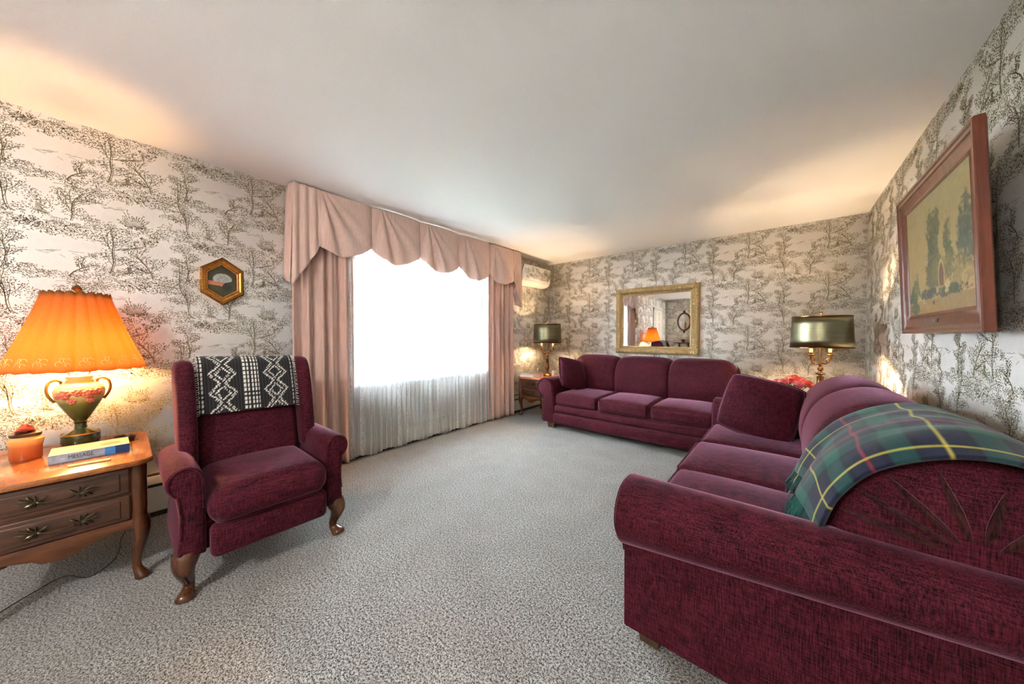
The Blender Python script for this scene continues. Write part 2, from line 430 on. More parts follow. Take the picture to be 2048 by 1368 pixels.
    spiky(.575, .15, .08); bush(.60, .115, .10, .04, 20); rosette(.655, .10, .016); rosette(.62, .085, .015); bush(.63, .06, .05, .03, 6)
    tree(.12, .40, .15, .4, 10); ground(.13, .38, .10, 8); bush(.13, .375, .12, .05, 28); animal(.17, .40, .04, 1); bush(.04, .34, .05, .03, 6)
    tree(.32, .375, .085, -.4, 6); ground(.30, .36, .08, 6); bush(.28, .355, .1, .04, 18)
    for (x, y) in ((.36, .51), (.06, .30), (.48, .26), (.24, .50)):
        for k in range(7):
            pts, _ = curve((x + rnd.uniform(-.05, .05), y + rnd.uniform(-.015, .015)), rnd.uniform(-.2, .2), rnd.uniform(.02, .05), rnd.uniform(-.6, .6), 3); stroke(pts, .0013)
    return np.array(Q)
TW, TH = .70, .56
TILE = toile_tile()

def papered(name, panels, ax, u0, u1, sgn, plane, holes=(), z0=0, z1=CH, off=0.0, ulim=None):
    """A wall: plain panels (boxes) plus the printed pattern 0.6 mm proud of its face.  ax 0: the wall's face is x = plane, u = y; ax 1: y = plane, u = x"""
    mb = MB()
    for p in panels: mb.box(*p)
    nb = len(mb.f)
    ks = []
    for i in range(int(math.floor((u0 - off) / TW)) - 1, int(math.ceil((u1 - off) / TW)) + 1):
        for j in range(-1, int(math.ceil(CH / TH)) + 1):
            ks.append((off + i * TW, j * TH + .04))
    A = np.concatenate([TILE + np.array(k) for k in ks])        # (n,4,2)
    lo = A.min(1); hi = A.max(1)
    ok = (lo[:, 0] > u0 + .002) & (hi[:, 0] < u1 - .002) & (lo[:, 1] > z0 + .002) & (hi[:, 1] < z1 - .002)
    for (a, b, c, d) in holes: ok &= ~((hi[:, 0] > a) & (lo[:, 0] < b) & (hi[:, 1] > c) & (lo[:, 1] < d))
    A = A[ok]; n = len(A)
    V = np.zeros((n * 4, 3)); V[:, 1 - ax] = A[:, :, 0].ravel(); V[:, 2] = A[:, :, 1].ravel(); V[:, ax] = plane + sgn * .0006
    bv = np.array(mb.v); allv = np.concatenate([bv, V])
    me = bpy.data.meshes.new(name)
    nv0 = len(bv); loops = np.concatenate([np.array(mb.f).ravel(), np.arange(n * 4) + nv0])
    nf = nb + n
    me.vertices.add(len(allv)); me.vertices.foreach_set('co', allv.ravel())
    me.loops.add(len(loops)); me.loops.foreach_set('vertex_index', loops.astype('i'))
    me.polygons.add(nf); me.polygons.foreach_set('loop_start', (np.arange(nf) * 4).astype('i'))
    me.polygons.foreach_set('material_index', np.concatenate([np.zeros(nb), np.ones(n)]).astype('i'))
    me.materials.append(M['paper']); me.materials.append(M['ink'])
    me.update(calc_edges=True); me.validate()
    o = bpy.data.objects.new(name, me); COL.objects.link(o); return o

# ------------------------------------------------------------------ room shell
T = .14
WY0, WY1, WZ0, WZ1 = 1.47, 3.27, .72, 2.12                    # window opening in the left wall
struct(obj('floor', MB().box(LW - T, RW + T, FW - T, BW + T, -.12, 0), 'carpet'))
struct(obj('ceiling', MB().box(LW - T, RW + T, FW - T, BW + T, CH, CH + .12), 'ceiling'))
struct(papered('wall_left', [(LW - T, LW, FW - T, WY0, 0, CH), (LW - T, LW, WY1, BW + T, 0, CH), (LW - T, LW, WY0, WY1, 0, WZ0), (LW - T, LW, WY0, WY1, WZ1, CH)],
               0, FW, BW, 1, LW, [(WY0 - .03, WY1 + .03, WZ0 - .03, WZ1 + .03), (-2.13, -1.05, 0, 2.13)], off=.186))
struct(papered('wall_back', [(LW, RW, BW, BW + T, 0, CH)], 1, LW, RW, -1, BW, off=-.13))
struct(papered('wall_right', [(RW, RW + T, FW - T, BW + T, 0, CH)], 0, FW, BW, -1, RW, off=.35))
struct(papered('wall_front', [(LW, RW, FW - T, FW, 0, CH)], 1, LW, RW, 1, FW, off=.2))
for nm, b in (('baseboard_back', (LW, RW, BW - .015, BW, 0, .1)), ('baseboard_right', (RW - .015, RW, FW, BW, 0, .1)), ('baseboard_front', (LW, RW, FW, FW + .015, 0, .1))):
    struct(obj(nm, MB().rbox(*b, r=.004), 'white'))

# three double-hung windows, their casing and sill
cas = MB()
for (a, b) in ((WY0 - .05, WY0), (1.99, 2.08), (2.60, 2.69), (WY1, WY1 + .05)): cas.rbox(LW - T - .01, LW + .012, a, b, WZ0 - .02, WZ1 + .05, r=.004)
cas.rbox(LW - T - .01, LW + .012, WY0 - .05, WY1 + .05, WZ1, WZ1 + .06, r=.004)
struct(obj('trim_1', cas, 'white'))
struct(obj('trim_2', MB().rbox(LW - T - .03, LW + .055, WY0 - .07, WY1 + .07, WZ0 - .035, WZ0 + .005, r=.008), 'white'))
for i, (a, b) in enumerate(((WY0, 1.99), (2.08, 2.60), (2.69, WY1))):
    w = bpy.data.objects.new('window_%d' % (i + 1), None); COL.objects.link(w); w.location = (LW - .07, (a + b) / 2, WZ0); struct(w)
    hw = (b - a) / 2; zm = .70; h = WZ1 - WZ0
    for nm, x, z0, z1 in (('lower_sash', .012, .005, zm + .02), ('upper_sash', -.03, zm - .02, h)):
        s_ = MB(); f = .045
        s_.rbox(x - .017, x + .017, -hw, -hw + f, z0, z1, r=.004).rbox(x - .017, x + .017, hw - f, hw, z0, z1, r=.004)
        s_.rbox(x - .017, x + .017, -hw + f, hw - f, z0, z0 + f, r=.004).rbox(x - .017, x + .017, -hw + f, hw - f, z1 - f, z1, r=.004)
        mt = MB()
        for k in (1, 2):
            yy = -hw + 2 * hw * k / 3; mt.box(x - .008, x + .008, yy - .007, yy + .007, z0 + f, z1 - f)
        mt.box(x - .008, x + .008, -hw + f, hw - f, (z0 + z1) / 2 - .007, (z0 + z1) / 2 + .007)
        so = obj(nm, s_, 'white', w); obj('muntin_grid', mt, 'white', so)
        obj('pane', MB().box(x - .002, x + .002, -hw + f, hw - f, z0 + f, z1 - f), 'glass', so)

# what the window looks out on
struct(obj('lawn', MB().box(-40, LW - T - .01, -30, 40, -.75, -.6), 'lawn'))
def garden_tree(x, y, h, r, lab, seed):
    t = thing('garden_tree', lab, 'tree', (x, y, -.6), group='trees beyond the window')
    rn = random.Random(seed)
    obj('trunk', MB().tube([(0, 0, 0), (.1, .05, h * .3), (.05, -.05, h * .6)], [.18, .14, .08]), 'bark', t)
    m = MB()
    for k in range(420):
        a, b = rn.uniform(0, 2 * PI), math.acos(rn.uniform(-1, 1)); q = r * rn.uniform(.55, 1.05)
        c = Vector((q * math.sin(b) * math.cos(a), q * math.sin(b) * math.sin(a), h * .62 + q * .85 * math.cos(b)))
        d = Vector((rn.gauss(0, 1), rn.gauss(0, 1), rn.gauss(0, 1))).normalized(); e = d.orthogonal().normalized(); s_ = r * .16
        m.add([c - d * s_, c + e * s_ * .5, c + d * s_, c - e * s_ * .5], [(0, 1, 2, 3)])
    obj('crown', m, 'hedge', t, flip=False)
for i, (x, y, h, r, lab) in enumerate(((-19.0, 4.0, 5.6, 2.4, 'leafy garden tree showing at the left edge of the window'), (-25.5, 9.0, 6.8, 2.8, 'leafy garden tree behind the left end of the grey house'), (-25.5, 16.0, 6.8, 2.8, 'leafy garden tree rising behind the middle of the grey house'),
        (-17.5, 20.0, 5.6, 2.4, 'leafy garden tree right of the grey house'), (-18.5, 26.0, 6.0, 2.6, 'leafy garden tree showing at the right edge of the window'))):
    garden_tree(x, y, h, r, lab, i)
hs = thing('neighbour_house', 'pale grey sided house beyond the lawn outside the window', 'house', (-17, 12.6, -.6))
obj('wall', MB().box(-2, 2, -5, 3.5, 0, 2.9), 'siding', hs)
obj('roof', MB().loft([[(-2.4, y, 2.85), (2.4, y, 2.85), (0, y, 4.3)] for y in (-5.3, 3.8)]), 'bark', hs)
for yy in (-3.4, -.6, 2.0):
    wn = obj('house_window', MB().box(1.98, 2.03, yy - .5, yy + .5, 1.0, 2.2), 'white', hs); obj('pane', MB().box(2.03, 2.035, yy - .42, yy + .42, 1.08, 2.12), 'slot', wn)
fn = thing('garden_fence', 'grey rail fence across the lawn outside the window', 'fence', (-9.5, 6.6, -.6))
for z in (.55, 1.05): obj('rail', MB().box(-.03, .03, -5, 5, z, z + .1), 'siding', fn)
for yy in (-5, -2.5, 0, 2.5, 5): obj('post', MB().box(-.05, .05, yy - .05, yy + .05, 0, 1.2), 'siding', fn)

# door on the left wall beyond the lamp, seen in the mirror
dr = bpy.data.objects.new('door_1', None); COL.objects.link(dr); dr.location = (LW, -1.58, 0); struct(dr)
obj('leaf', MB().rbox(.001, .03, -.42, .42, .01, 2.02, r=.003), 'cream', dr)
pn = MB()
for (a, b) in ((-.35, -.04), (.04, .35)):
    for (c, d) in ((.2, .85), (.98, 1.6), (1.68, 1.94)): pn.rbox(.028, .038, a, b, c, d, r=.008)
obj('raised_panel', pn, 'cream', dr)
obj('casing', MB().rbox(0.0, .04, -.5, -.425, 0, 2.1, r=.004).rbox(0.0, .04, .425, .5, 0, 2.1, r=.004).rbox(0.0, .04, -.5, .5, 2.025, 2.1, r=.004), 'cream', dr)
obj('door_knob', MB().sphere((.075, .35, .95), .028).tube([(.03, .35, .95), (.07, .35, .95)], .011), 'brass', dr)

# baseboard heater along the window wall
ht = thing('baseboard_heater', 'long cream metal baseboard heater along the window wall', 'heater', (LW, 1.6, 0))
prof = [(0.003, .035), (.075, .035), (.08, .05), (.08, .195), (.07, .2), (.07, .215), (.055, .262), (.03, .27), (.003, .27)]
yA, yB = -2.38, 3.2
obj('cover', MB().prism(prof, lambda a, b, t: (a, t, b), yA, yB, .002), 'cream', ht)
obj('air_slot', MB().box(.0705, .081, yA + .02, yB - .02, .2005, .214).box(.01, .05, yA + .02, yB - .02, .2, .2705), 'slot', ht)
obj('toe_gap', MB().box(.003, .07, yA, yB, 0.001, .034), 'slot', ht)

# ------------------------------------------------------------------ window dressing
def fold(y, k, seed): 
    return math.sin(k * y + seed) + .45 * math.sin(k * 1.73 * y + 2.1 * seed) + .25 * math.sin(k * .47 * y + seed * .7)
def drape(name, label, y0, y1, seed, side):
    t = thing(name, label, 'curtain', (LW + .1, (y0 + y1) / 2, 0), group='pink drapes beside the window')
    hw = (y1 - y0) / 2
    def f(u, v):
        z = .012 + v * 2.33; y = -hw + u * 2 * hw
        fl = 1 + .05 * (1 - v); amp = .026 * (1.1 - .25 * v)
        return (amp * fold(u * 2 * hw, 62 / 1.0, seed + .25 * math.sin(v * 3)) + .03 * (1 - v) * (u if side > 0 else 1 - u) * .3, y * fl, z)
    o = obj('drape_panel', MB().grid(f, 120, 30), 'drape', t, 180, False); sd = o.modifiers.new('thick', 'SOLIDIFY'); sd.thickness = .004
drape('drape', 'long dusty pink drape hanging behind the burgundy wing chair', .90, 1.40, .4, -1)
drape('drape', 'long dusty pink drape hanging beside the end table with books', 3.22, 3.74, 2.3, 1)

def sheer():
    y0, y1 = 1.36, 3.28; n, m = 420, 24; mb = MB(); rn = random.Random(5)
    amp = [rn.uniform(.6, 1.3) for _ in range(60)]
    def f(u, v):
        y = y0 + u * (y1 - y0); z = .02 + v * 2.2 + .012 * math.sin(u * 40) * (1 - v)
        k = u * 34; a = amp[int(k)] * .014
        return (LW + .10 + a * math.sin(k * 2 * PI + .6 * math.sin(v * 2 + k)) + .006 * math.sin(u * 9 + v * 3), y + .004 * math.sin(k * 4 * PI), z)
    mb.grid(f, n, m); o = obj('sheer_curtain', mb, 'sheer', None, 180, False)
    uv = o.data.uv_layers.new(name='UVMap'); L = np.zeros(len(o.data.loops), 'i'); o.data.loops.foreach_get('vertex_index', L)
    U = np.stack([(L // (m + 1)) / n * (y1 - y0) * 1.6, (L % (m + 1)) / m * 2.2], 1).astype('f'); uv.data.foreach_set('uv', U.ravel())
    tag(o, 'translucent white lace sheer curtain hanging over the window', 'sheer curtain')
sheer()

vl = thing('valance', 'dusty pink swagged valance across the top of the window', 'valance', (LW, .90, CH))
ZT = -.012; XF = .155
obj('cornice_board', MB().rbox(.002, XF - .03, .005, 2.965, -.03, -.004, r=.004), 'valance', vl)
for i in range(5):
    a = .115 + i * .548; wdt = .56
    def sw(u, v, a=a, wdt=wdt, i=i):
        ln = .36 + .17 * math.sin(PI * min(1, u ** .85)) ** .75 + .012 * math.sin(i * 2.1 + u * 3)
        z = ZT - v * ln
        th = math.atan2((u - .16) * wdt, v * ln + .05)
        w = math.exp(-((th - .30) / .42) ** 2)
        fo = .040 * w * math.sin(17 * th + i) * min(1, v * 2.2) * (1 - .35 * v)
        bl = .075 * math.sin(PI * u) ** .7 * (.2 + .8 * v) * (1 - .6 * v ** 4)
        x = XF + bl + fo - .03 * (abs(2 * u - 1) ** 6) 
        return (x, a + u * wdt + .015 * w * math.sin(11 * th) * v, z)
    o = obj('swag', MB().grid(sw, 56, 36), 'valance', vl, 180, False); sd = o.modifiers.new('thick', 'SOLIDIFY'); sd.thickness = .004
def tail(name, y0, y1, out):
    # pleated jabot: flat pleats, hem steps from long (outer side) to short (inner side)
    def f(u, v):
        s = u if out > 0 else 1 - u                 # 0 at inner, 1 at outer
        ln = .46 + .37 * s ** .9
        y = y0 + u * (y1 - y0) * (1 + .12 * v) - (.02 * v if out < 0 else 0)
        return (XF + .015 + .016 * math.sin(u * PI * 6) * (.4 + .6 * v) + .012 * v, y, ZT - v * ln)
    o = obj('jabot', MB().grid(f, 48, 24), 'valance', vl, 180, False); sd = o.modifiers.new('thick', 'SOLIDIFY'); sd.thickness = .004
    ye = y0 if out < 0 else y1
    def g(u, v):
        return (.006 + u * (XF + .01), ye + (.006 * math.sin(u * 9) - .03 * v) * (1 if out < 0 else -1), ZT - v * (.82 - .06 * (1 - u)))
    o = obj('return_panel', MB().grid(g, 16, 16), 'valance', vl, 180, False); sd = o.modifiers.new('thick', 'SOLIDIFY'); sd.thickness = .004
tail('tail', .0, .20, -1); tail('tail', 2.78, 2.96, 1)

# ------------------------------------------------------------------ sofas
def sofa(label, loc, rz, sw):
    t = thing('sofa', label, 'sofa', loc, rz, 'burgundy sofas'); H = sw / 2
    # arms
    for s in (-1, 1):
        pts = [(0, .075), (0, .30), (.006, .43)]
        for k in range(19):
            a = math.radians(200 - 265 * k / 18); pts.append((.140 + .128 * math.cos(a), .518 + .128 * math.sin(a)))
        pts += [(.178, .398), (.174, .36), (.172, .075)]
        def fn_(a, b, tt, s=s):          # the roll is fullest at the front and tightens towards the back
            q = max(0, tt) / .93
            if a > .15 and b > .33: b = .646 - (.646 - b) * (1 - .10 * q / .25) if b > .396 else b + .10 * q
            if a > .174: a = .174 + (a - .174) * (1 - .55 * q)
            return (s * (H + a), tt, b)
        ar = obj('arm', MB().prism(pts, fn_, 0.0, .93, .012), 'velvet', t)
        ins = [(.086 + (a - .086) * .82, b) if b < .39 else (.140 + (a - .140) * .84, .518 + (b - .518) * .84) for a, b in pts]
        obj('front_piping', MB().tube([(s * (H + a), -.002, b) for a, b in spline(ins[1:-1], 60)], .0055, 6), 'velvet', ar)
    # base
    obj('base', MB().rbox(-H - .01, H + .01, .06, .98, .075, .29, r=.02), 'velvet', t)
    obj('front_rail', MB().rbox(-H - .005, H + .005, .004, .2, .205, .305, r=.03, seg=4, mid=6, puff=(0, .012, 0)), 'velvet', t)
    obj('lower_panel', MB().rbox(-H - .01, H + .01, -.02, .2, .072, .21, r=.03, seg=4, mid=6, puff=(0, .012, 0)), 'velvet', t)
    obj('back_frame', MB().rbox(-H - .12, H + .12, .90, 1.05, .075, .76, r=.05, seg=4), 'velvet', t)
    # seat cushions
    w = sw / 3
    for k in range(3):
        a = -H + k * w
        def wob(p, k=k): return (p[0], p[1], p[2] + .004 * math.sin(p[0] * 9 + k * 2) * math.sin(p[1] * 6))
        c = obj('seat_cushion', MB().rbox(a + .004, a + w - .004, .012 - .012 * (k == 1), .66, .305, .452, r=.045, seg=5, mid=10, puff=(.006, .012, .028), xf=wob), 'velvet', t)
        obj('welt', MB().tube(spline([(a + .03, .034, .446), (a + .01, .022, .43), (a + .012, .02, .42)], 4)[:1] + [(x, .022 - .012 * (k == 1) - .004, .438) for x in np.linspace(a + .03, a + w - .03, 10)], .005, 6), 'velvet', c)
    # back cushions: one rolled profile, lofted
    pf = [(.60, .42), (.555, .50), (.545, .58), (.555, .68), (.59, .78), (.65, .857), (.73, .905), (.82, .922), (.90, .90), (.96, .845), (.995, .75), (1.0, .6), (1.0, .42)]
    pf = np.array(spline(pf, 44)); ctr = np.array((.80, .60)); BHW = H + .10; bw = 2 * BHW / 3
    for k in range(3):
        a = -BHW + k * bw; rings = []
        for i in range(25):
            u = i / 24 * 2 - 1; tt = np.sign(u) * (abs(u) ** .7)
            e = abs(tt); sc = 1 - .10 * e ** 14 - .02 * e ** 3
            drop = .016 * e ** 3
            if (k == 0 and tt < 0) or (k == 2 and tt > 0): drop += .05 * max(0, (e - .55) / .45) ** 2.2
            x = a + bw / 2 + tt * (bw / 2 - .002)
            q = ctr + (pf - ctr) * sc; zz = q[:, 1] - drop * np.clip((q[:, 1] - .5) / .42, 0, 1)
            rings.append([(x, q[j, 0], zz[j]) for j in range(len(q))])
        for endi in (0, -1):
            R = np.array(rings[endi]); sg = -1 if endi == 0 else 1; c = R.mean(0); add = []
            for sc_, dx in ((.93, .010), (.8, .018), (.5, .024), (.15, .026)):
                q = c + (R - c) * sc_; q[:, 0] = R[0, 0] + sg * dx * (.35 if not ((k == 0 and sg < 0) or (k == 2 and sg > 0)) else 1.0); add.append([tuple(p) for p in q])
            rings = (add[::-1] + rings) if endi == 0 else (rings + add)
        c_ = obj('back_cushion', MB().loft(rings), 'velvet', t, 60)
        for sg in ((-1,) if k == 0 else (1,) if k == 2 else ()):
            pl_ = MB(); xe = sg * (BHW + .026)
            for ang in (168, 148, 128, 105, 80, 55):
                r0, r1 = .05, .235 if ang > 100 else .2
                A = math.radians(ang); pl_.tube([(xe - sg * .02 * (r / .26) ** 2, .82 + r * math.cos(A), .66 + r * .85 * math.sin(A)) for r in np.linspace(r0, r1, 6)], [.003, .009, .011, .009, .006, .002], 6)
            obj('shaded_end_pleats', pl_, 'velvet2', c_)  # pleats darker than the sofa: crease shade put into their colour
    for sx in (-1, 1):
        for y in (.045, .93):
            obj('foot', MB().loft([[(sx * (H + .075) + a * q, y + .035 + b * q, z) for a, b in ((-.05, -.04), (.05, -.04), (.05, .04), (-.05, .04))] for z, q in ((0, .85), (.08, 1))]), 'foot', t)
    return t
SY = 2.295
sofa('burgundy sofa along the right wall with plaid blanket over its back', (-.465, SY, 0), -PI / 2, 1.80)
sofa('burgundy sofa below the gold framed mirror on the back wall', (-1.365, 3.50, 0), 0, 1.74)

def pillow(name, label, w, h, th, c, u, v, mat='velvet_pillow', n=22, ruffle=False, group=None):
    u = Vector(u).normalized(); v = Vector(v); v = (v - u * v.dot(u)).normalized(); nn = u.cross(v)
    mb = MB(); V = []; idx = {}
    def P(i, j, s):
        a, b = i / n * 2 - 1, j / n * 2 - 1
        px = a * (1 - .05 * b ** 4 - .03 * b * b + .02) * w / 2; py = b * (1 - .05 * a ** 4 - .03 * a * a + .02) * h / 2
        t_ = th / 2 * ((1 - a * a) * (1 - b * b)) ** .42
        return Vector((px, py, s * t_))
    for s in (1, -1):
        for i in range(n + 1):
            for j in range(n + 1):
                e = i in (0, n) or j in (0, n); key = (i, j, 0 if e else s)
                if key not in idx: idx[key] = len(V); V.append(P(i, j, s))
        for i in range(n):
            for j in range(n):
                q = [idx[(a, b, 0 if (a in (0, n) or b in (0, n)) else s)] for a, b in ((i, j), (i + 1, j), (i + 1, j + 1), (i, j + 1))]
                mb.f.append(tuple(q) if s > 0 else tuple(q[::-1]))
    mb.v = [tuple(p) for p in V]
    m = Matrix((u, v, nn)).transposed().to_4x4()
    t = thing(name, label, 'pillow', c, 0, group); t.matrix_world = Matrix.Translation(c) @ m
    t.rotation_euler = m.to_euler(); t.location = c
    obj('pillow_body', mb, mat, t, 180)
    E_ = [P(i, 0, 1) for i in range(n + 1)] + [P(n, j, 1) for j in range(1, n + 1)] + [P(i, n, 1) for i in range(n - 1, -1, -1)] + [P(0, j, 1) for j in range(n - 1, -1, -1)]
    if ruffle:
        rf = []
        for k, p in enumerate(E_):
            d = Vector((p.x, p.y, 0)).normalized(); z = .012 * (1 if k % 2 else -1)
            rf.append((p - d * .004, p + d * .045 + Vector((0, 0, z))))
        g = MB(); g.add([x for q in rf for x in q], [(2 * k, 2 * k + 1, 2 * k + 3, 2 * k + 2) for k in range(len(rf) - 1)])
        o = obj('ruffle', g, mat, t, 20, False); sd = o.modifiers.new('thick', 'SOLIDIFY'); sd.thickness = .004
    else:
        obj('pillow_piping', MB().tube(E_, .0042, 6), mat, t)
    return t
pillow('throw_pillow', 'square burgundy throw pillow leaning at the far end of the right sofa', .45, .43, .19, (-.135, 2.94, .665), (.97, -.02, -.225), (.30, .40, .86))
pillow('throw_pillow', 'dark brown ruffled pillow wedged behind the burgundy one on the right sofa', .30, .29, .10, (.09, 3.06, .60), (.96, .04, -.26), (.28, .30, .92), 'velvet2', ruffle=True)
pillow('throw_pillow', 'burgundy throw pillow propped in the left corner of the mirror-wall sofa', .42, .42, .16, (-2.17, 3.85, .68), (.36, .90, -.22), (-.34, .26, .90))

# plaid blanket over the near end of the right sofa's back
def plaid():
    pf = [(.530, .665), (.545, .72), (.575, .79), (.64, .872), (.73, .925), (.82, .942), (.905, .922), (.972, .862), (1.015, .76), (1.07, .70), (1.076, .5)]
    pf = spline(pf, 150); n, m = 150, 96
    navy, green, blk, red, yel = srgb(24, 30, 54), srgb(14, 82, 70), srgb(15, 20, 28), srgb(146, 36, 52), srgb(190, 178, 70)
    def stripe(x, base=.30):
        x = x % base / base
        if .489 < x < .509: return yel
        if .974 < x < .996: return red
        if .10 < x < .36 or .62 < x < .86: return green if .14 < x < .32 or .66 < x < .82 else blk
        return navy
    mb = MB(); cols = []; 
    arc = [0]
    for a, b in zip(pf[:-1], pf[1:]): arc.append(arc[-1] + float(np.linalg.norm(b - a)))
    for i in range(n + 1):
        for j in range(m + 1):
            q = pf[i]; v = j / m
            # the near side slips down over the cushion's rounded end
            lx = .545 + v * .46 + .05 * (1 - i / n) * (v - .3)
            e = max(0, (lx - .90) / .12)
            dz = -.04 * e ** 1.6; k = 1 - .05 * e ** 2
            yy = .80 + (q[0] - .80) * k + .004 * math.sin(v * 17 + i * .05); zz = q[1] + dz + .003 * math.sin(v * 23 + i * .11)
            if i < 60: yy -= .012 * (1 - i / 60) * (1 + math.sin(v * 11))
            mb.v.append((lx, yy, zz))
            a, b = np.array(stripe(arc[i] + .06)), np.array(stripe(v * .46 + .02))
            tw = .5 if ((i + j) % 4 < 2) else .5
            c = a * tw + b * (1 - tw)
            for thin, other in ((a, b), (b, a)):
                if tuple(thin) in (red, yel): c = thin * .75 + other * .25
            cols.append(c)
    for i in range(n):
        for j in range(m): mb.f.append((i * (m + 1) + j, (i + 1) * (m + 1) + j, (i + 1) * (m + 1) + j + 1, i * (m + 1) + j + 1))
    t = thing('plaid_blanket', 'green and navy plaid wool blanket draped over the right sofa back', 'blanket', (-.465, SY, 0), -PI / 2)
    o = obj('blanket_cloth', mb, 'attr_wool', t, 180, False); colors(o, cols); sd = o.modifiers.new('thick', 'SOLIDIFY'); sd.thickness = .012; sd.offset = 0
    fr = MB(); rn = random.Random(3); fc = []
    for j in range(0, m + 1):
        p = np.array(mb.v[j]); q = [p, p + (rn.uniform(-.012, .012), -.012, -.026), p + (rn.uniform(-.026, .026), -.020 + rn.uniform(-.012, .012), -.056), p + (rn.uniform(-.036, .036), -.026 + rn.uniform(-.014, .014), -.085)]
        n0 = len(fr.v); fr.tube([tuple(x) for x in q], [.0032, .003, .0026, .0012], 5); fc += [cols[j]] * (len(fr.v) - n0)
    fo = obj('fringe', fr, 'attr_wool', t); colors(fo, fc); fo['kind'] = 'stuff'
plaid()

# ------------------------------------------------------------------ wing chair (recliner)
def cabriole(h, fx, fy, r=.03, curve=1.0):
    """curved leg: knee swells outward (fx, fy), ankle tucks in, pad foot turns out"""
    f = math.hypot(fx, fy); dx, dy = fx / f, fy / f
    key = [(1.0, 0.0, 1.35), (.9, .16, 1.4), (.75, .28, 1.2), (.55, .14, .9), (.35, -.08, .68), (.2, -.1, .62), (.1, .10, .8), (.03, .32, 1.0), (0, .36, .85)]
    key = spline(key, 28); s = h * .42 * curve
    return MB().tube([(dx * o * s, dy * o * s, max(z, 0) * h) for z, o, w in key], [r * w for z, o, w in key], 14)

ch = thing('wing_chair', 'burgundy wing back recliner chair with carved cabriole legs beside the left end table', 'armchair', (-1.95, .49, 0), PI / 2)
def chair():
    iw = .250
    obj('seat', MB().rbox(-iw, iw, .0, .56, .31, .475, r=.07, seg=6, mid=12, puff=(.0, .02, .03)), 'velvet', ch)
    obj('footrest_panel', MB().rbox(-iw + .005, iw - .005, .02, .10, .165, .315, r=.03, seg=4, mid=6, puff=(0, .008, 0)), 'velvet', ch)
    obj('base', MB().rbox(-iw - .04, iw + .04, .12, .68, .18, .33, r=.02), 'velvet', ch)
    # back: slab with gentle curve, leaning
    def lean(p): 
        z = p[2]; return (p[0] * (1 + .02 * (z - .4)), p[1] + .24 * (z - .42), z)
    obj('backrest', MB().rbox(-.25, .25, .44, .56, .40, 1.035, r=.055, seg=5, mid=12, puff=(0, .02, .01), xf=lean), 'velvet', ch)
    obj('back_shell', MB().rbox(-.295, .295, .545, .62, .20, 1.02, r=.03, seg=3, xf=lean), 'velvet', ch)
    for s in (-1, 1):
        # wing: profile in (y, z), thickness along x
        pts = spline([(.54, .48), (.40, .49), (.372, .58), (.385, .72), (.42, .88), (.455, .98), (.50, 1.035), (.57, 1.05), (.66, 1.03), (.70, .98), (.66, .80), (.60, .62)], 44)
        obj('wing', MB().prism([(a + .02, b) for a, b in pts], lambda a, b, tt, s=s: (s * tt, a, b), .240, .315, .028), 'velvet', ch, 60)
        # arm: rolled outward
        ap = [(0, .19), (0, .40), (.0, .49)]
        for k in range(17):
            a = math.radians(185 - 240 * k / 16); ap.append((.066 + .064 * math.cos(a), .532 + .066 * math.sin(a)))
        ap += [(.096, .472), (.088, .42), (.084, .37), (.09, .28), (.098, .19)]
        ar = obj('arm', MB().prism(ap, lambda a, b, tt, s=s: (s * (iw + .004 + a), tt, b), .075, .60, .016), 'velvet', ch, 50)
        obj('arm_piping', MB().tube([(s * (iw + .004 + .06 + (a - .06) * .86), .074, b - .004 * (b > .55)) for a, b in spline(ap[1:-1], 50)], .004, 6), 'velvet', ar)
        lg = cabriole(.20, s * .55, -1, .034, 1.0); lg.v = [(x + s * .315, y + .12, z) for x, y, z in lg.v]; obj('leg', lg, 'leg', ch)
        obj('leg', MB().tube([(s * .30, .66, .2), (s * .30, .69, .1), (s * .30, .72, 0)], [.03, .025, .02], 10), 'leg', ch)
chair()

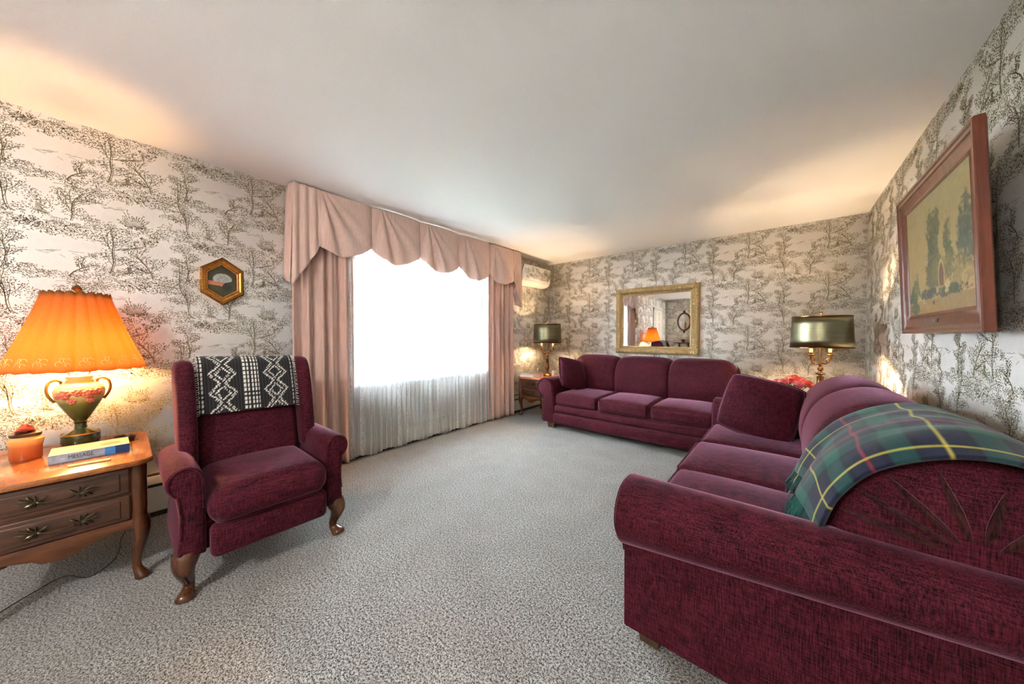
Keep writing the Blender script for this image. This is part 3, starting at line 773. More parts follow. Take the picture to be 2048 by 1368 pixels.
def throw():
    n, m = 170, 120; mb = MB(); cols = []
    blk, wht = np.array(srgb(30, 29, 31)), np.array(srgb(222, 218, 208))
    pf = spline([(.478, .745), (.500, .85), (.532, .96), (.556, 1.02), (.60, 1.052), (.66, 1.05), (.735, 1.03), (.785, .99), (.78, .9), (.765, .8)], n)
    arc = [0]
    for a, b in zip(pf[:-1], pf[1:]): arc.append(arc[-1] + float(np.linalg.norm(b - a)))
    W = .455
    for i in range(n + 1):
        for j in range(m + 1):
            x = -W / 2 + W * j / m; q = pf[i]; s = arc[i]
            cell = .0085; ci, cj = int(s / cell), int((x + 1) / cell); w = False
            px = (x + 1) % .25 - .125
            zig = abs((s % .11) - .055) / .055 * .045 
            fx = abs(px)
            if fx < .075 and abs(fx - zig - .012) < .008 and (ci + cj) % 2 == 0: w = True
            if fx < .075 and abs(fx - zig + .014) < .006 and (ci + cj) % 2 == 0: w = True
            if .085 < fx < .118 and cj % 2 == 0 and ci % 3 != 0: w = True
            if not w and (j % 8) in (0,) : w = (i % 4 < 3) and False
            c = wht if w else blk * (1.0 if (j % 4) < 3 else 2.6)
            cols.append(c)
            mb.v.append((x, q[0] - .012 - .002 * math.sin(x * 40), q[1] + .004 - .012 * (x / W)))
    for i in range(n):
        for j in range(m): mb.f.append((i * (m + 1) + j, (i + 1) * (m + 1) + j, (i + 1) * (m + 1) + j + 1, i * (m + 1) + j + 1))
    t = thing('throw_blanket', 'black and white woven throw draped over the top of the wing chair', 'blanket', (-1.95, .49, 0), PI / 2)
    o = obj('throw_cloth', mb, 'attr_knit', t, 180, False); colors(o, cols); sd = o.modifiers.new('thick', 'SOLIDIFY'); sd.thickness = .008; sd.offset = 0
    fr = MB(); rn = random.Random(9)
    for sx, jj in ((-1, 0), (1, m)):
        for i in range(0, 110, 2):
            p = np.array(mb.v[i * (m + 1) + jj]); d = rn.uniform(-.006, .004)
            fr.tube([tuple(p), tuple(p + (sx * .012, -.006, d - .002)), tuple(p + (sx * rn.uniform(.016, .026), -.008, d * 2 - .006))], [.0018, .0017, .0012], 4)
    f = obj('fringe', fr, 'mug', t); f['label'] = 'white yarn fringe'; f['kind'] = 'stuff'
throw()

# ------------------------------------------------------------------ end tables
def handle_bm(y, z):
    m = MB()
    m.tube(spline([(-.05, y - .004, z - .004), (-.03, y - .018, z - .010), (0, y - .022, z - .012), (.03, y - .018, z - .010), (.05, y - .004, z - .004)], 14), .0035, 6)
    for s in (-1, 1):
        m.sphere((s * .055, y - .004, z), .009, 8, 6, (1, .5, 1))
        for a, l in ((0, .055), (.38, .046), (-.38, .040), (.8, .030), (-.8, .028), (1.5, .020), (-1.5, .018), (2.7, .03), (-2.7, .022)):
            d = (s * math.cos(a), math.sin(a))
            pts = [(s * .055 + d[0] * l * t, y - .004 - .005 * math.sin(PI * t), z + d[1] * l * t + .006 * t * t * (1 if a >= 0 else -1)) for t in (0, .3, .6, .85, 1)]
            m.tube(pts, [.002, .0055, .0045, .004, .001], 6, .5)
    return m
def end_table(label, loc, rz, w, d, h):
    """faces local -Y; origin at the middle of the front edge on the floor"""
    t = thing('end_table', label, 'end table', loc, rz, 'carved walnut end tables'); H = w / 2; c = .05
    def outline(o, cc):
        return [(-H - o + cc, -o), (-H * .3, -o - .006), (H * .3, -o - .006), (H + o - cc, -o), (H + o - cc * .45, -o + cc * .3), (H + o, -o + cc), (H + o, d + o - cc), (H + o - cc, d + o), (-H - o + cc, d + o), (-H - o, d + o - cc), (-H - o, -o + cc), (-H - o + cc * .45, -o + cc * .3)]
    tp = obj('table_top', MB().prism(outline(.022, c), lambda a, b, tt: (a, b, tt), h - .028, h, .010), 'wood_top', t, 30)
    ins = outline(-.045, c * .9)
    obj('inlay_line', MB().tube([(a, b, h - .0012) for a, b in ins + ins[:1]], .002, 4), 'wood_dark', tp)
    zb = h * .50
    obj('carcass', MB().rbox(-H + .012, H - .012, .012, d - .012, zb, h - .027, r=.008), 'wood', t)
    dh = (h - .035 - zb - .02) / 2
    for k in range(2):
        z0 = zb + .012 + k * (dh + .008)
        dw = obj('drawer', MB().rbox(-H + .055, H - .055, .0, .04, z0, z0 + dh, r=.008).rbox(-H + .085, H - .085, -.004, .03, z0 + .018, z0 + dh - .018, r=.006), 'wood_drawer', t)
        obj('pull', handle_bm(-.004, z0 + dh / 2), 'bronze', dw)
    # scalloped apron under the drawers, front and sides
    def wave(u): return .035 * (.5 + .5 * math.cos(u * PI * 2)) * (1 if abs(u) > .0 else 1) + .02 * (abs(u) ** 3)
    ap = MB(); N = 24
    top = [(x, zb + .01) for x in np.linspace(-H + .03, H - .03, N)]; bot = [(x, zb - .05 + .03 * math.cos(x / H * PI * 1.5) * -1 * .6 - .012 * (abs(x / H) < .2)) for x in np.linspace(H - .03, -H + .03, N)]
    ap.prism(top + bot, lambda a, b, tt: (a, tt, b), .002, .024, .004)
    obj('apron', ap, 'wood', t)
    for s in (-1, 1):
        top = [(y, zb + .01) for y in np.linspace(.04, d - .04, N)]; bot = [(y, zb - .045 + .018 * math.cos((y / d - .5) * PI * 3)) for y in np.linspace(d - .04, .04, N)]
        obj('side_apron', MB().prism(top + bot, lambda a, b, tt, s=s: (s * tt, a, b), H - .022, H - .004, .003), 'wood', t)
    for sx in (-1, 1):
        for y, sy in ((.03, -1), (d - .03, 1)):
            m = cabriole(zb + .01, sx, sy * .9, .026, .42); m.v = [(x + sx * (H - .035), yy + y + .004, z) for x, yy, z in m.v]
            m.tube([(sx * (H - .034), y + .004, zb - .01), (sx * (H - .030), y, zb + .06), (sx * (H - .030), y, h - .03)], [.031, .030, .030], 14)
            obj('leg', m, 'leg', t)
    return t
TH_L = .59
et = end_table('large carved end table holding the orange lamp and blue book', (-2.385, -.185, 0), PI / 2, .51, .68, TH_L)
end_table('small carved end table with two drawers between pink drape and sofa', (-2.825, 3.80, 0), 0, .46, .58, .575)
end_table('carved end table in the corner behind the right sofa holding roses', (.26, 3.66, 0), 0, .50, .62, .575)

# ------------------------------------------------------------------ lamps
cl = thing('added_fill_pendant', 'added unseen opal globe pendant giving fill light at the near end of the room', 'lamp', (-.75, -1.75, CH))  # unseen lamp added behind the camera as fill light
obj('fill_pendant_rose', MB().lathe([(0, -.001), (.06, -.001), (.062, -.012), (.03, -.022), (0, -.022)], 36), 'brass', cl)
obj('fill_pendant_rod', MB().tube([(0, 0, -.02), (0, 0, -.24)], .006, 10), 'brass', cl)
gd = NT('fill_globe_opal'); tr_ = gd.node('ShaderNodeBsdfTranslucent'); tr_.inputs[0].default_value = (.97, .97, .97, 1); tp_ = gd.node('ShaderNodeBsdfTransparent'); mx_ = gd.node('ShaderNodeMixShader'); mx_.inputs[0].default_value = .5
gd.link(tp_.outputs[0], mx_.inputs[1]); gd.link(tr_.outputs[0], mx_.inputs[2]); gd.link(mx_.outputs[0], gd.out.inputs[0])
obj('fill_pendant_globe', MB().sphere((0, 0, -.34), .12, 28, 18), gd.m, cl)
light('fill_pendant_bulb', 'POINT', (0, 0, -.34), 42, (1, .98, .98), cl, shadow_soft_size=.06)
LX, LY = -2.96, -.153
lp = thing('table_lamp', 'lit urn lamp with orange fluted shade on left end table', 'lamp', (LX, LY, TH_L))
obj('saucer', MB().lathe([(.0, .0005), (.075, .0005), (.082, .008), (.0, .012)], 32), 'wood_dark', lp)
obj('lamp_base', MB().lathe([(0, .012), (.066, .012), (.068, .02), (.068, .058), (.064, .064), (.052, .072), (.044, .078), (.024, .09), (.02, .105), (.022, .118), (.03, .125), (0, .126)], 40), 'green', lp)
obj('gilt_ring', MB().lathe([(.066, .056), (.071, .06), (.066, .066)], 40).lathe([(.02, .122), (.034, .127), (.02, .132)], 32), 'goldtrim', lp)
bd = obj('urn_body', MB().lathe([(0, .126), (.022, .13), (.034, .15), (.054, .19), (.074, .23), (.086, .265), (.09, .295), (.084, .318), (.066, .332), (.05, .342), (.046, .36), (.052, .375), (.0, .378)], 48), None or 'green', lp)
n = NT('urn_glaze'); g = n.coord((1, 1, 1), 'Generated'); sp_ = n.node('ShaderNodeSeparateXYZ'); n.link(g, sp_.inputs[0])
n.link(n.ramp(sp_.outputs['Z'], [(.1, srgb(52, 66, 30)), (.42, srgb(96, 106, 48)), (.62, srgb(214, 190, 116)), (.9, srgb(240, 222, 160))]), n.b.inputs['Base Color']); n.set(Roughness=.22, Coat_Weight=.5)
bd.data.materials[0] = n.m
rl = MB(); rn = random.Random(4)
fa = math.atan2(-LY, -LX)
for da, z, r in ((-.62, .285, .026), (-.1, .292, .02), (.3, .285, .024), (.75, .29, .022), (-.35, .25, .018), (.45, .25, .018), (-.95, .28, .018)):
    a = fa + da; rr = .088 if z > .27 else .080; cx, cy = rr * math.cos(a), rr * math.sin(a)
    for k in range(7):
        b = 2 * PI * k / 7; rl.sphere((cx - math.sin(a) * r * .6 * math.cos(b), cy + math.cos(a) * r * .6 * math.cos(b), z + r * .6 * math.sin(b)), r * .42, 8, 6)
    rl.sphere((cx * 1.04, cy * 1.04, z), r * .5, 8, 6)
obj('rose_relief', rl, 'rose_glaze', bd)
for s in (-1, 1):
    ax_ = (-math.sin(fa) * s, math.cos(fa) * s)
    pr_ = spline([(.082, .24), (.100, .275), (.106, .31), (.098, .345), (.076, .358), (.06, .348), (.062, .335)], 22)
    obj('urn_handle', MB().tube([(ax_[0] * r, ax_[1] * r, z) for r, z in pr_], [.006] * 20 + [.005, .004, .003], 8), 'goldtrim', lp)
NF = 20
fl = lambda th, z: 1 + .035 * abs(math.sin(th * NF / 2))
def shade_pt(u, v):
    th = u * 2 * PI; r = .112 + (.238 - .112) * (1 - v) ** 1.12; k = abs(math.sin(th * NF / 2)); r *= .97 + .075 * k
    return (r * math.cos(th), r * math.sin(th), .415 + v * .405 + .010 * k * (v > .95) - .004 * k * (v < .05))
sh = obj('lamp_shade', MB().grid(shade_pt, NF * 10, 16), 'shade', lp, 25, False); sd = sh.modifiers.new('thick', 'SOLIDIFY'); sd.thickness = .0015
em = MB()
for k in range(NF):
    th0 = (k + .5) * 2 * PI / NF
    for (dz, da, r0) in ((.04, -.06, .012), (.055, .05, .012), (.035, .06, .008), (.06, -.02, .008)):
        pts = []
        for q in range(7):
            b = q / 6 * 4.2; v = (dz + r0 * math.sin(b)) / .405; p = Vector(shade_pt((th0 + da + r0 * 4 * math.cos(b)) / (2 * PI), v)); p.x *= 1.006; p.y *= 1.006; pts.append(p)
        em.tube(pts, .0009, 4)
obj('embroidery', em, 'candle', sh)['kind'] = 'stuff'
obj('finial', MB().lathe([(0, .815), (.012, .82), (.006, .832), (.016, .845), (.018, .855), (.008, .868), (0, .872)], 16), 'brass', lp)
obj('harp', MB().tube(spline([(0, .03, .378), (0, .055, .45), (0, .06, .6), (0, .03, .78), (0, 0, .815), (0, -.03, .78), (0, -.06, .6), (0, -.055, .45), (0, -.03, .378)], 30), .0025, 6).tube([(.11, 0, .80), (-.11, 0, .80)], .002, 5), 'brass', lp)
light('lamp_bulb', 'POINT', (0, 0, .49), 13, (1, .56, .23), lp, shadow_soft_size=.05)

def candle_lamp(label, loc):
    t = thing('candelabra_lamp', label, 'lamp', loc, 0, 'brass candelabra lamps')
    obj('lamp_base', MB().lathe([(0, 0), (.075, 0), (.078, .012), (.06, .025), (.035, .035), (.022, .05), (.016, .06), (0, .06)], 36), 'brass', t)
    obj('stem', MB().lathe([(0, .055), (.016, .058), (.013, .075), (.016, .085), (.030, .095), (.036, .118), (.034, .135), (.026, .165), (.024, .20), (.025, .225), (.027, .234), (.014, .24), (.012, .248), (.034, .258), (.036, .264), (.014, .274), (.012, .285), (.022, .30), (.02, .312), (.010, .325), (.015, .345), (.010, .36), (0, .365)], 32), 'brass', t)
    obj('centre_rod', MB().tube([(0, 0, .35), (0, 0, .80)], .009, 12), 'brass', t)
    for s in (-1, 1):
        d = (s * math.cos(.70), s * math.sin(.70)); Z = .095
        pts = spline([(.006, .268 + Z), (.04, .256 + Z), (.068, .268 + Z), (.085, .300 + Z), (.088, .332 + Z)], 18)
        a = obj('lamp_arm', MB().tube([(d[0] * r, d[1] * r, z) for r, z in pts], [.0065] * 19, 8)
            .tube([(d[0] * r, d[1] * r, z) for r, z in spline([(.066, .268 + Z), (.052, .288 + Z), (.062, .304 + Z)], 6)], [.006] * 5 + [.003, .001], 6)
            .tube([(d[0] * r, d[1] * r, z) for r, z in spline([(.082, .292 + Z), (.102, .302 + Z), (.106, .32 + Z)], 6)], [.005] * 5 + [.003, .001], 6), 'brass', t)
        obj('candle_cup', MB().lathe([(0, .325 + Z), (.012, .328 + Z), (.026, .338 + Z), (.024, .345 + Z), (.015, .348 + Z), (.017, .362 + Z), (0, .362 + Z)], 20, (d[0] * .088, d[1] * .088, 0)), 'brass', a)
        obj('candle', MB().lathe([(0, .35 + Z), (.012, .35 + Z), (.0125, .565), (0, .565)], 16, (d[0] * .088, d[1] * .088, 0)), 'candle', a)
        light('candle_bulb', 'POINT', (d[0] * .088, d[1] * .088, .60), 6.5, (1, .70, .42), t, shadow_soft_size=.025)
    s_ = obj('lamp_shade', MB().grid(lambda u, v: ((.218 - .014 * v) * math.cos(2 * PI * u), (.218 - .014 * v) * math.sin(2 * PI * u), .50 + .285 * v), 72, 4), 'metalshade', t, 60, False)
    sd = s_.modifiers.new('thick', 'SOLIDIFY'); sd.thickness = .003
    for z_, r_ in ((.498, .2165), (.78, .2025)): obj('shade_rim', MB().lathe([(r_, z_), (r_ + .005, z_), (r_ + .005, z_ + .007), (r_, z_ + .007)], 60), 'brass', s_)
    obj('shade_spider', MB().tube([(-.2, 0, .77), (.2, 0, .77)], .0025, 6).tube([(0, -.2, .77), (0, .2, .77)], .0025, 6).lathe([(0, .76), (.012, .765), (.006, .80), (.012, .815), (0, .83)], 14), 'brass', s_)
    return t
c1 = candle_lamp('brass candelabra lamp beside the stacked books at the window corner', (-2.79, 4.18, .576))
c2 = dup(c1, (.255, 4.10, .576), 0, 'brass candelabra lamp behind the pink roses at the right corner')

# ------------------------------------------------------------------ things on the left end table
jr = thing('candle_jar', 'amber glass candle jar with a rose lid on the end table', 'jar', (-2.80, -.305, TH_L))
obj('jar_body', MB().lathe([(0, 0), (.043, 0), (.047, .008), (.047, .06), (.052, .085), (.053, .098), (.044, .108), (.040, .118), (0, .118)], 36), 'amber', jr)
ld = obj('jar_lid', MB().lathe([(0, .112), (.044, .112), (.046, .118), (.046, .126), (.03, .131), (0, .132)], 32), 'wood_dark', jr)
def rose(c, r, seed, up=(0, 0, 1)):
    m = MB(); rn = random.Random(seed)
    m.sphere((0, 0, .2 * r), r * .2, 10, 8, (1, 1, 1.3))
    for ring, (rad, n_, zz, tilt) in enumerate(((.24, 3, .22, .05), (.36, 3, .18, .15), (.50, 4, .1, .35), (.68, 5, .0, .65), (.88, 6, -.12, 1.0))):
        for k in range(n_):
            a0 = 2 * PI * (k + ring * .4) / n_ + rn.uniform(-.1, .1)
            def f(u, v, a0=a0, rad=rad, tilt=tilt, zz=zz):
                th = a0 + (u - .5) * 2 * PI / n_ * 1.35; q = math.sin(PI * u) ** .4
                rr = r * (.15 + (rad - .15) * min(1, v * 1.5) + tilt * .22 * max(0, v - .6)); z = r * (zz - .25 + (.75 - .35 * tilt) * v * q)
                return (rr * math.cos(th), rr * math.sin(th), z)
            m.grid(f, 7, 5)
    q = Vector((0, 0, 1)).rotation_difference(Vector(up)).to_matrix().to_4x4()
    return m.xf(Matrix.Translation(c) @ q)
obj('rose_ornament', rose((0, 0, .145), .034, 2), 'rose_glaze', ld, 60, False)
bk = thing('book', 'thick blue and silver spined book lying on the left end table', 'book', (-2.59, -.105, TH_L), .02)
obj('pages', MB().box(-.165, -.004, -.118, .118, .004, .036), 'paperpages', bk)
obj('cover', MB().rbox(-.17, .0, -.122, .122, .0365, .04, r=.001).rbox(-.17, .0, -.122, .122, .0005, .004, r=.001), plain('book_cover', srgb(206, 178, 132), .35, var=.2, vscale=14), bk)
obj('spine', MB().rbox(-.003, .002, -.122, .122, .0005, .04, r=.001), plain('silver_spine', srgb(148, 156, 168), .3, var=.25, vscale=40), bk)
obj('spine_band', MB().box(.0015, .0026, .075, .1215, .001, .0395), plain('navy_band', srgb(24, 58, 104), .35), bk)
obj('spine_band', MB().box(.0015, .0026, .042, .075, .001, .0395), plain('blue_band', srgb(52, 122, 186), .35), bk)
obj('cover_circle', MB().lathe([(0, .0403), (.035, .0403), (.035, .0408), (0, .0408)], 32, (-.075, .06, 0)), plain('bronze_circle', srgb(150, 112, 66), .4), bk)
def lettering(txt, size, parent, loc, rot, mat, name):
    cu = bpy.data.curves.new(name, 'FONT'); cu.body = txt; cu.size = size; cu.extrude = .0003; cu.align_x = 'CENTER'; cu.align_y = 'CENTER'
    f = bpy.data.objects.new(name, cu); COL.objects.link(f)
    me = bpy.data.meshes.new_from_object(f.evaluated_get(bpy.context.evaluated_depsgraph_get())); bpy.data.objects.remove(f)
    me.materials.clear(); me.materials.append(M[mat])
    o = bpy.data.objects.new(name, me); COL.objects.link(o); o.parent = parent; o.location = loc; o.rotation_euler = rot; return o
lo = lettering('MESSAGE', .025, bk, (.0024, -.03, .0205), (PI / 2, 0, PI / 2), 'black', 'spine_lettering'); lo.scale = (.72, 1.05, 1)
lettering('The', .008, bk, (.0024, -.083, .0185), (PI / 2, 0, PI / 2), 'mug', 'spine_lettering_small')
st = obj('wooden_stick', MB().rbox(-.013, .013, -.062, .062, 0, .008, r=.003, xf=lambda p: (p[0] + .02 * (p[1] / .06) * .3, p[1], p[2])), 'tanwood'); st.location = (-2.475, -.105, TH_L)
tag(st, 'flat pale wooden stick lying in front of the blue book', 'wooden stick')
ds = thing('trinket_dish', 'small black oval dish behind the blue book', 'dish', (-2.86, -.0, TH_L))
obj('bowl', MB().lathe([(0, 0), (.036, 0), (.04, .006), (.043, .022), (.04, .026), (.036, .016), (.028, .008), (0, .008)], 28), 'black', ds)
obj('rim', MB().lathe([(.037, .024), (.042, .022), (.045, .026), (.041, .029)], 28), 'bronze', ds)
cdm = MB().tube(spline([(-3.11, -.06, .40), (-3.09, -.02, .2), (-3.04, 0, .05), (-2.95, -.02, .003), (-2.72, -.04, .003), (-2.6, -.12, .003), (-2.7, -.2, .003), (-2.62, -.30, .003), (-2.45, -.46, .003), (-2.5, -.62, .003)], 80), .0018, 6)
tag(obj('lamp_cord', cdm, 'blackcord'), 'thin black lamp cord trailing across the carpet under the end table', 'cord')

# ------------------------------------------------------------------ things on the far end tables
ZT2 = .575
for i, (z, w_, d_, h_, c_, r_, lab) in enumerate(((ZT2, .24, .28, .042, srgb(196, 190, 180), .05, 'white paged book at the bottom of the stack by the window corner'), (ZT2 + .042, .23, .27, .022, srgb(70, 62, 58), -.08, 'thin dark covered book on top of the stack by the window corner'))):
    b = thing('book', lab, 'book', (-2.90, 3.93, z), r_, 'books on the far end table')
    obj('pages', MB().box(-w_ / 2 + .004, w_ / 2 - .004, -d_ / 2 + .004, d_ / 2, .003, h_ - .003), 'mug', b)
    cm = plain('far_book_cover_%d' % i, c_, .4)
    obj('cover', MB().rbox(-w_ / 2, w_ / 2, -d_ / 2, d_ / 2, 0, .003, r=.001).rbox(-w_ / 2, w_ / 2, -d_ / 2, d_ / 2, h_ - .003, h_, r=.001).rbox(-w_ / 2, -w_ / 2 + .003, -d_ / 2, d_ / 2, 0, h_, r=.001), cm, b)
gf = thing('glass_candlestick', 'little clear glass candlestick dish beside the candelabra lamp', 'candlestick', (-2.95, 4.15, ZT2))
obj('dish', MB().lathe([(0, 0), (.03, 0), (.055, .012), (.058, .018), (.02, .012), (0, .012)], 24), 'mug', gf)
obj('stem', MB().lathe([(0, .01), (.008, .012), (.006, .03), (.010, .04), (.006, .055), (.012, .085), (.014, .10), (0, .10)], 16), 'mug', gf)
mg = thing('mug', 'white mug holding a pencil next to the candelabra lamp', 'mug', (-2.635, 4.13, ZT2))
obj('cup', MB().lathe([(0, 0), (.033, 0), (.036, .006), (.037, .085), (.034, .085), (.032, .01), (0, .01)], 28), 'mug', mg)
obj('mug_handle', MB().tube(spline([(.034, 0, .07), (.058, 0, .065), (.06, 0, .035), (.035, 0, .02)], 12), .004, 8), 'mug', mg)
pc = obj('pencil', MB().tube([(-2.645, 4.13, ZT2 + .012), (-2.655, 4.125, ZT2 + .15), (-2.656, 4.1245, ZT2 + .165)], [.005, .005, .001], 6), 'rose_glaze'); tag(pc, 'reddish pencil standing in the white mug', 'pencil')

vs = thing('rose_bouquet', 'bouquet of pink and coral roses on the corner end table', 'flowers', (.045, 3.84, ZT2))
vs.scale = (1.1, 1.1, 1.12)
obj('vase', MB().lathe([(0, 0), (.045, 0), (.05, .01), (.058, .05), (.05, .085), (.044, .1), (.04, .1), (.044, .05), (0, .012)], 28), 'mug', vs)
rn = random.Random(11)
for i, (x, y, z, r, m_) in enumerate(((-.085, -.02, .165, .040, 'pink'), (-.045, -.05, .175, .042, 'pink'), (.025, -.01, .205, .046, 'coral'), (.045, -.07, .165, .046, 'pink'), (.105, -.03, .17, .044, 'coral'), (-.01, .05, .185, .04, 'coral'), (.07, .05, .18, .04, 'pink'))):
    rs = obj('rose', rose((x, y, z), r, 20 + i, (x * 3, y * 3 - .5, 1)), m_, vs, 60, False)
    obj('stalk', MB().tube([(x * .2, y * .2, .02), (x * .5, y * .5, .1), (x, y, z - r * .3)], .003, 6), 'leaf', rs)
for i in range(8):
    a = i * .8; l = .09
    lf = MB().grid(lambda u, v, a=a: ((.03 + l * u) * math.cos(a) + (v - .5) * .045 * math.sin(PI * u) * -math.sin(a), (.03 + l * u) * math.sin(a) + (v - .5) * .045 * math.sin(PI * u) * math.cos(a), .11 + .06 * math.sin(u * 2.4) - .02 * abs(v - .5)), 8, 4)
    obj('leaf', lf, 'leaf', vs, 180, False)

# ------------------------------------------------------------------ wall pieces
def frame_rect(w, h, prof):
    """mitred frame, centred; prof: list of (offset outward from the opening, depth)"""
    m = MB(); rings = []
    for o, d in prof:
        rings.append([(-w / 2 - o, -d, -h / 2 - o), (w / 2 + o, -d, -h / 2 - o), (w / 2 + o, -d, h / 2 + o), (-w / 2 - o, -d, h / 2 + o)])
    n = len(rings)
    V = [p for r in rings for p in r]; Fc = []
    for i in range(n):
        k = (i + 1) % n
        for j in range(4): q = (j + 1) % 4; Fc.append((i * 4 + j, i * 4 + q, k * 4 + q, k * 4 + j))
    return m.add(V, Fc)
mr = thing('wall_mirror', 'large mirror in ornate antique gold frame above the sofa', 'mirror', (-1.42, BW, 1.404))
gw, gh = .905, .745
obj('frame', frame_rect(gw, gh, [(0, .012), (0, .03), (.01, .034), (.02, .03), (.028, .036), (.05, .056), (.075, .062), (.095, .052), (.108, .04), (.112, .0), (0, .0)]), 'gold', mr, 20)
orn = MB(); rn = random.Random(6); 
def scroll(cx, cz, r, s, dep):
    pts = [(cx + r * (1 - t * .75) * math.cos(s * t * 7 + .5), -dep - .003, cz + r * (1 - t * .75) * math.sin(s * t * 7 + .5)) for t in np.linspace(0, 1, 12)]
    orn.tube(pts, [.008 * (1 - .5 * t) for t in np.linspace(0, 1, 12)], 5)
for s in (-1, 1):
    L = gw + .14; k = 0
    for x in np.arange(-L / 2, L / 2 + .01, .034): k += 1; scroll(x, s * (gh / 2 + .066), .022, 1 if k % 2 else -1, .058); orn.sphere((x + .017, -.06, s * (gh / 2 + .04)), .007, 6, 5); orn.sphere((x + .017, -.052, s * (gh / 2 + .093)), .008, 6, 5)
    L = gh + .14
    for z in np.arange(-L / 2, L / 2 + .01, .034): k += 1; scroll(s * (gw / 2 + .066), z, .022, 1 if k % 2 else -1, .058); orn.sphere((s * (gw / 2 + .04), -.06, z + .017), .007, 6, 5); orn.sphere((s * (gw / 2 + .093), -.052, z + .017), .008, 6, 5)
    for q in (-1, 1):
        for a in range(6): orn.sphere((s * (gw / 2 + .07) + .022 * math.cos(a), -.06, q * (gh / 2 + .07) + .022 * math.sin(a)), .016, 8, 6)
obj('carved_ornament', orn, 'gold', mr)
obj('mirror_glass', MB().box(-gw / 2, gw / 2, -.014, -.004, -gh / 2, gh / 2), 'silver', mr)

# landscape painting leaning forward on the right wall
pt = thing('landscape_painting', 'landscape painting in a wide mahogany frame on the right wall', 'painting', (RW - .090, 2.500, 1.588), -PI / 2)
pt.rotation_euler = (0, 0, 0); pt.rotation_euler = (math.radians(2.6), 0, -PI / 2)
pw, ph = .838, .575
obj('frame', frame_rect(pw, ph, [(0, -.002), (0, .006), (.012, .010), (.018, .007), (.03, .006), (.062, .014), (.068, .019), (.082, .019), (.09, .024), (.1, .024), (.103, .020), (.103, -.005), (.09, -.012), (.02, -.012)]), 'framewood', pt, 25)
obj('name_plate', MB().rbox(-.03, .03, -.014, -.008, -ph / 2 - .052, -ph / 2 - .034, r=.003), 'bronze', pt)
def canvas():
    nx_, nz_ = 300, 200; rn = np.random.RandomState(3); N = rn.rand(64, 64)
    u, v = np.meshgrid(np.linspace(0, 1, nx_ + 1), np.linspace(0, 1, nz_ + 1), indexing='ij')   # u: far end .. near end, v up
    def ns(x, y):
        x, y = x % 63, y % 63; i, j = x.astype(int), y.astype(int); a, b = x - i, y - j
        return (N[i, j] * (1 - a) + N[i + 1, j] * a) * (1 - b) + (N[i, j + 1] * (1 - a) + N[i + 1, j + 1] * a) * b
    fb = lambda x, y: .4 * ns(x, y) + .3 * ns(x * 2.1 + 7, y * 2.1) + .3 * ns(x * 4.3, y * 4.3 + 9)
    S_ = lambda *c: np.array(srgb(*c)[:3])
    k = fb(u * 16, v * 13); k2 = fb(u * 42 + 5, v * 34)
    c = S_(190, 156, 104) * (1 - v[..., None]) + S_(158, 146, 104) * v[..., None]; c = c * (.86 + .28 * k[..., None])
    def blob(cu, cv, ru, rv, col, a=1):
        nonlocal c
        d = ((u - cu) / ru) ** 2 + ((v - cv) / rv) ** 2 + (k - .5) * 1.7 + (k2 - .5) * 1.9
        w = (np.clip((1.05 - d) / .55, 0, 1) * a)[..., None]; c = c * (1 - w) + col * (.45 + 1.1 * k2[..., None]) * w
    blob(.14, .24, .09, .14, S_(104, 104, 68)); blob(.06, .12, .1, .1, S_(80, 84, 52))
    for (cu, cv, ru, rv) in ((.45, .34, .13, .2), (.47, .52, .10, .2), (.46, .70, .075, .16), (.54, .74, .06, .12)): blob(cu, cv, ru, rv, S_(88, 94, 68), .9)
    for (cu, cv, ru, rv) in ((.69, .56, .06, .17), (.71, .40, .08, .16)): blob(cu, cv, ru, rv, S_(88, 98, 68), .9)
    for (cu, cv, ru, rv) in ((.88, .60, .07, .18), (.95, .64, .07, .16), (.92, .44, .12, .18)): blob(cu, cv, ru, rv, S_(78, 92, 78), .9)
    blob(.60, .34, .2, .12, S_(132, 120, 72), .6); blob(.85, .27, .15, .12, S_(138, 124, 74), .7)
    blob(.35, .16, .19, .055, S_(50, 52, 42)); blob(.7, .15, .25, .05, S_(72, 74, 48))
    g = (v < .10 + .03 * k)[..., None]; c = np.where(g, S_(156, 128, 80) * (.75 + .5 * k2[..., None]), c)
    blob(.12, .05, .12, .06, S_(66, 70, 42))
    d = ((u - .585) / .045) ** 2 + ((v - .27) / .14) ** 2 + (k2 - .5) * .25
    c = np.where(((d > .66) & (d < 1.1) & (v > .2))[..., None], S_(196, 168, 118) * (.8 + .4 * k2[..., None]), c)
    c = np.where(((d <= .66) & (v > .2))[..., None], S_(116, 80, 52) * (.6 + .8 * k2[..., None]), c)
    blob(.665, .20, .035, .04, S_(206, 186, 138)); blob(.655, .155, .03, .02, S_(190, 168, 120)); blob(.28, .10, .03, .018, S_(168, 156, 120)); blob(.45, .08, .025, .018, S_(90, 60, 44))
    P = np.stack([-pw / 2 + u * pw, -.004 - .0012 * k2, -ph / 2 + v * ph], -1).reshape(-1, 3)
    mb = MB(); mb.v = [tuple(p) for p in P]
    for i in range(nx_):
        for j in range(nz_): mb.f.append((i * (nz_ + 1) + j, (i + 1) * (nz_ + 1) + j, (i + 1) * (nz_ + 1) + j + 1, i * (nz_ + 1) + j + 1))
    o = obj('canvas', mb, 'attr_canvas', pt, 180); colors(o, np.concatenate([np.clip(c, 0, 1).reshape(-1, 3), np.ones((len(P), 1))], 1))
canvas()
obj('backing_board', MB().box(-pw / 2 - .06, pw / 2 + .06, .0125, .02, -ph / 2 - .06, ph / 2 + .06), 'slot', pt)
obj('hanging_wire', MB().tube([(-.4, .021, .18), (0, .05, .27), (.4, .021, .18)], .002, 5), 'bronze', pt)

